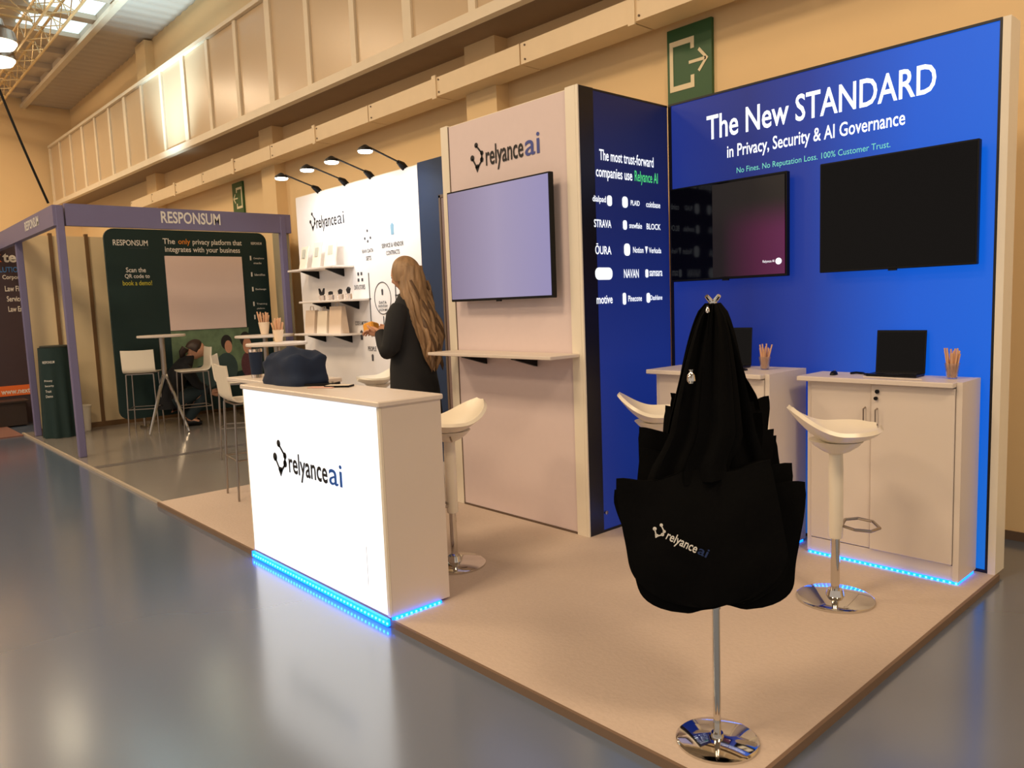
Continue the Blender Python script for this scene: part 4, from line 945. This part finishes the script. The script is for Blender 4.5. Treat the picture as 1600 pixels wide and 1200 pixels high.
# ============================================================ HIGH TABLES, BAR CHAIRS IN THE BACK
def bar_chair(loc, rz, label, h=0.76, seat_w=0.36, back=0.27, group='white bar chairs with thin metal legs'):
    t = thing('bar_chair', label, 'bar stool', loc, rz, group=group)
    def f(u, v):   # v 0 front .. 1 top of back
        y = (u-0.5)*seat_w; L1 = 0.34; s = v*(L1+back)
        r = 0.06
        if s < L1-r: x = 0.17-s; z = h
        elif s < L1+r: k = (s-(L1-r))/(2*r); a = k*PI/2; x = 0.17-(L1-r)-r*math.sin(a)*1.1; z = h+r*(1-math.cos(a))
        else: x = 0.17-(L1-r)-r*1.1-0.10*(s-L1-r); z = h+r+(s-L1-r)
        return V((x, y, z+0.006*(abs(u-.5)*2)**2))
    MB().slab(f, 8, 26, 0.012).build('seat_shell', PLAST, t, True, local=True, ang=60)
    fx, bx = 0.15, -0.15; hw = seat_w/2-0.03
    for (x, s) in ((fx, 1), (fx, -1), (bx, 1), (bx, -1)):
        MB().cyl((x, hw*s, h-0.012), (x*1.15, hw*s*1.1, 0), 0.008, n=8).build('leg', STEEL, t, True, local=True)
    for a, b_ in (((fx*1.1, -hw*1.06, 0.30), (fx*1.1, hw*1.06, 0.30)), ((bx*1.1, -hw*1.06, 0.30), (bx*1.1, hw*1.06, 0.30)), ((fx*1.1, hw*1.06, 0.30), (bx*1.1, hw*1.06, 0.30)), ((fx*1.1, -hw*1.06, 0.30), (bx*1.1, -hw*1.06, 0.30))):
        MB().cyl(a, b_, 0.006, n=6).build('footrail', STEEL, t, True, local=True)
    MB().box((bx, -hw, h-0.018), (fx, hw, h-0.008)).build('seat_frame', STEEL, t, local=True)
    return t
bc = bar_chair((-5.60, 2.37, 0.0), math.radians(82), 'white bar chair standing on the carpet corner just left of the lit counter', 0.73)
copy_tree(bc, (-9.80, 2.85, -0.012), math.radians(152), 'white bar chair left of the tripod table in the far booth')
copy_tree(bc, (-9.40, 3.30, -0.012), math.radians(262), 'white bar chair right of the tripod table, seen from its side')
copy_tree(bc, (-7.3, 2.98, -0.012), math.radians(60), 'white bar chair partly hidden behind the navy tumbler')
def high_table(loc, r, h, label, tripod=False, n=4):
    t = thing('high_table', label, 'table', loc)
    MB().lathe((0, 0, 0), [(r-0.008, h-0.028), (r, h-0.022), (r, h-0.006), (r-0.006, h)], 36).build('tabletop', WHITE, t, True, local=True)
    if tripod:
        MB().cyl((0, 0, 0.66), (0, 0, h-0.028), 0.032, n=16).build('column', STEEL, t, True, local=True)
        for k in range(n):
            a = 2*PI*k/n+0.5
            MB().tube([(0, 0, 0.72), (0.10*math.cos(a), 0.10*math.sin(a), 0.5), (0.30*math.cos(a), 0.30*math.sin(a), 0.012)], [0.022, 0.020, 0.014], 8).build('leg', CHROME, t, True, local=True)
    else:
        MB().cyl((0, 0, 0.02), (0, 0, h-0.028), 0.028, n=16).build('column', STEEL, t, True, local=True)
        MB().lathe((0, 0, 0), [(0.20, 0.0), (0.20, 0.01), (0.03, 0.025)], 30).build('base', STEEL, t, True, local=True)
    return t
high_table((-9.60, 3.04, -0.012), 0.27, 1.17, 'round high table on splayed chrome legs in the far booth', True)
high_table((-6.82, 3.19, -0.012), 0.28, 1.105, 'nearer white round high table behind the counter, with a cup of sticks')
high_table((-8.42, 3.80, -0.012), 0.33, 1.135, 'farther white round high table behind the counter, with a cup of sticks')
PCUP = mat('paper_cup', (236, 214, 186), 0.7)
sticks_cup(-6.88, 3.24, 1.0935, 1.55, 'cup of wooden sticks on the nearer round high table', seed=9, cupm=PCUP)
sticks_cup(-8.55, 3.86, 1.1235, 1.9, 'cup of pale sticks on the farther round high table', seed=11, cupm=PCUP)
# ============================================================ NEIGHBOUR BOOTH (lavender frame)
nb = thing('booth_frame', 'lavender metal booth frame with name fascia and cream wall panels', 'booth', (-9.7, 3.0, -0.012))
ZB = -0.012
def post(x, y, name='post', w_=0.035, zt=2.5): box(name, (x-w_, y-w_, ZB), (x+w_, y+w_, zt), BOOTHBLUE, nb, bv=0.006)
post(-8.62, 1.87); post(-10.72, 1.87); post(-8.62, 4.20); post(-12.9, 1.87)
box('fascia', (-8.66, 1.92, 2.305), (-8.59, 4.30, 2.52), BOOTHBLUE, nb)
box('fascia', (-12.9, 1.81, 2.30), (-8.59, 1.87, 2.50), BOOTHBLUE, nb)
text('RESPONSUM', PRW, nb, (-8.588, 2.82, 2.365), YP, ZP, 0.635, 0.125, bold=0.02)
text('RESPONSUM', PRW, nb, (-9.92, 1.808, 2.365), XP, ZP, 0.70, 0.10, bold=0.02)
def bwall(y0, y1): box('wall_panel', (-10.93, y0, ZB), (-10.90, y1, 2.42), CREAMP, nb)
ys = [1.86, 2.24, 2.64, 3.62, 4.60]
for a, b_ in zip(ys[:-1], ys[1:]): bwall(a+0.012, b_-0.012)
for y in ys[1:-1]: box('wall_profile', (-10.935, y-0.02, ZB), (-10.875, y+0.02, 2.45), BROWNP, nb)
box('skirting', (-10.9, 1.9, ZB), (-10.87, 4.58, 0.05), BROWNP, nb)
MB().prism([(-8.66, 4.27, ZB), (-8.66, 4.30, ZB), (-10.20, 4.775, ZB), (-10.20, 4.755, ZB)], (0, 0, 2.43)).build('side_wall_panel', mat('grey_green_panel', (160, 154, 130), 0.6), nb)
# rounded green backdrop
bd = thing('backdrop', 'dark green fabric backdrop with rounded corners, lettering and a white screen', 'backdrop', (-10.15, 3.6, 0))
BX = -10.15; y0, y1, z0, z1, rr = 2.655, 4.70, 0.12, 2.46, 0.12
pts = []
for (a0, cy, cz) in ((0, y1-rr, z1-rr), (90, y0+rr, z1-rr), (180, y0+rr, z0+rr), (270, y1-rr, z0+rr)):
    for k in range(7): a = math.radians(a0+k*15); pts.append((BX-0.05, cy+rr*math.cos(a), cz+rr*math.sin(a)))
MB().prism(pts, (0.045, 0, 0)).build('fabric_face', GREEN, bd)
bx = BX-0.004
for y in (2.95, 4.25): box('foot', (BX-0.18, y-0.03, ZB), (BX+0.10, y+0.03, 0.015), STEEL, bd); 
for y in (2.95, 4.25): cyl('upright', (BX-0.075, y, 0.0), (BX-0.075, y, 0.6), 0.018, STEEL, bd)
box('projection_screen', (BX-0.004, 3.335, 1.19), (BX+0.012, 4.33, 2.135), mat('pink_white_screen', (236, 214, 208), 0.6, var=0.01), bd)
def bt(s_, m_, y, z, w_, h_, bold=0.012): text(s_, m_, bd, (bx, y, z), YP, ZP, w_, h_, bold=bold)
bt('RESPONSUM', PRW, 2.75, 2.255, 0.40, 0.07); bt('a privacy company', INKG, 2.92, 2.215, 0.23, 0.02)
bt('The', PRW, 3.33, 2.285, 0.15, 0.07); bt('only', PRO, 3.52, 2.265, 0.15, 0.09); bt('privacy platform that', PRW, 3.70, 2.265, 0.65, 0.09)
bt('integrates with your business', PRW, 3.35, 2.165, 0.97, 0.09)
bt('Scan the', PRW, 2.87, 1.93, 0.23, 0.06); bt('QR code to', PRW, 2.85, 1.85, 0.29, 0.06); bt('book a demo!', PRY, 2.82, 1.77, 0.34, 0.06)
bt('RESPONSUM', PRW, 4.48, 2.30, 0.15, 0.035)
for k, (s_, z) in enumerate((('Compliance', 2.10), ('Identifies', 1.88), ('Exchange', 1.68), ('Training', 1.48), ('Support', 1.30))):
    bt(s_, PRW, 4.50, z, 0.15, 0.03); box('icon', (bx, 4.45, z-0.01), (bx+0.002, 4.47, z+0.05), PRW, bd)
for k, (s_, z) in enumerate((('made', 2.04), ('platform', 1.42))): bt(s_, PRW, 4.50, z, 0.11, 0.026)
MB().prism([(bx, 3.335, 1.185), (bx, 4.36, 1.185), (bx, 4.30, 0.62), (bx, 3.6, 0.50), (bx, 3.33, 0.75)], (0.003, 0, 0)).build('photo_print', MURAL, bd, label='printed photo with green trees and two people')
def oval(cy, cz, ry, rz_, m_, nm, d=0.006):
    MB().prism([(bx, cy+ry*math.cos(2*PI*k/20), cz+rz_*math.sin(2*PI*k/20)) for k in range(20)], (d, 0, 0)).build(nm, m_, bd)
oval(4.04, 1.00, 0.075, 0.10, MUR_H, 'printed_hair', 0.005); oval(4.06, 0.94, 0.05, 0.085, MUR_F, 'printed_face', 0.007); oval(4.30, 1.03, 0.075, 0.10, MUR_H, 'printed_hair', 0.005)
oval(4.32, 0.94, 0.06, 0.11, MUR_F, 'printed_face', 0.007); oval(4.02, 0.66, 0.15, 0.20, MUR_C, 'printed_clothing', 0.005); oval(4.33, 0.68, 0.11, 0.18, PLAID, 'printed_clothing', 0.005)
oval(3.72, 0.56, 0.20, 0.16, MUR_C, 'printed_clothing', 0.005)
# podium
pd = thing('podium', 'dark green cloth-covered podium between the booth posts', 'podium', (-10.42, 2.08, ZB))
MB().grid(lambda u, v: (-10.42+(0.172+0.018*math.sin(2*PI*u*9)*(1-v)+0.02*(1-v))*math.cos(2*PI*u), 2.07+(0.172+0.018*math.sin(2*PI*u*9)*(1-v)+0.02*(1-v))*math.sin(2*PI*u), ZB+0.002+1.07*v), 72, 10, True).build('cloth_cover', GREEN, pd, True)
MB().lathe((-10.42, 2.09, ZB+1.07), [(0.165, 0), (0.172, 0.005), (0.172, 0.02), (0.165, 0.025)], 30).build('top', mat('podium_top', (40, 44, 34), 0.5), pd, True)
fv = V((10.42, -2.09, 0)).normalized(); rv = V((-fv.y, fv.x, 0))
for k, (s_, z, w_) in enumerate((('RESPONSUM', 0.88, 0.12), ('Privacy', 0.66, 0.08), ('Security', 0.60, 0.09), ('Trust', 0.54, 0.06), ('Demo', 0.48, 0.07))):
    text(s_, PRW, pd, V((-10.42, 2.09, z))+fv*0.205-rv*0.15, rv, ZP, w_, 0.03, bold=0.01)
# waste bin
wb = thing('waste_bin', 'small cream waste bin by the booth corner post', 'bin', (-10.66, 2.36, ZB))
MB().lathe((0, 0, 0), [(0.075, 0.001), (0.10, 0.31), (0.093, 0.31), (0.07, 0.01)], 24).build('body', PLAST, wb, True, local=True)
MB().lathe((0, 0, 0), [(0.10, 0.305), (0.106, 0.308), (0.106, 0.32), (0.10, 0.322), (0.095, 0.31)], 24).build('rim', PLAST, wb, True, local=True)

# ============================================================ DARK STAND AT FAR LEFT
ds = thing('dark_stand_wall', 'plum-dark stand wall at far left with white list and orange strip', 'wall panel', (-12.55, 1.6, FZ))
box('panel', (-12.6, 0.6, FZ), (-12.5, 2.30, 2.44), DKBOOTH, ds)
dx = -12.498
text('nex', ORANGE, ds, (dx, 1.63, 2.20), YP, ZP, 0.335, 0.105, bold=0.03); text('tech', PRW, ds, (dx, 1.975, 2.195), YP, ZP, 0.33, 0.145, bold=0.03)
text('SOLUTIONS', mat('print_sky_blue', (70, 140, 214), 0.6), ds, (dx, 1.82, 2.06), YP, ZP, 0.42, 0.075, bold=0.012)
for s_, z, w_, ya in (('Corporate', 1.95, 0.28, 1.95), ('Law Firms', 1.80, 0.27, 1.965), ('Service Providers', 1.66, 0.44, 1.975), ('Law Enforcement', 1.52, 0.42, 1.98)):
    text(s_, PRW, ds, (dx, ya, z), YP, ZP, w_, 0.075, bold=0.016)
box('orange_strip', (-12.5, 0.6, 0.36), (-12.49, 2.20, 0.50), ORANGE, ds)
text('www.nextech.com', PRW, ds, (-12.488, 1.79, 0.385), YP, ZP, 0.62, 0.075, bold=0.02)
rc = setp(box('rust_carpet', (-14.5, 0.2, FZ), (-11.0, 1.76, -0.015), RUST), 'rust-red carpet in front of the plum-dark stand at far left', 'carpet')
dsk = thing('stand_counter', 'low dark counter with papers at the plum-dark stand', 'counter', (-12.2, 1.5, -0.015))
box('body', (-12.49, 1.20, -0.014), (-12.1, 2.0, 0.30), mat('dark_counter', (46, 36, 34), 0.5), dsk)
box('top', (-12.49, 1.16, 0.30), (-12.06, 2.04, 0.32), mat('dark_counter', (46, 36, 34)), dsk)
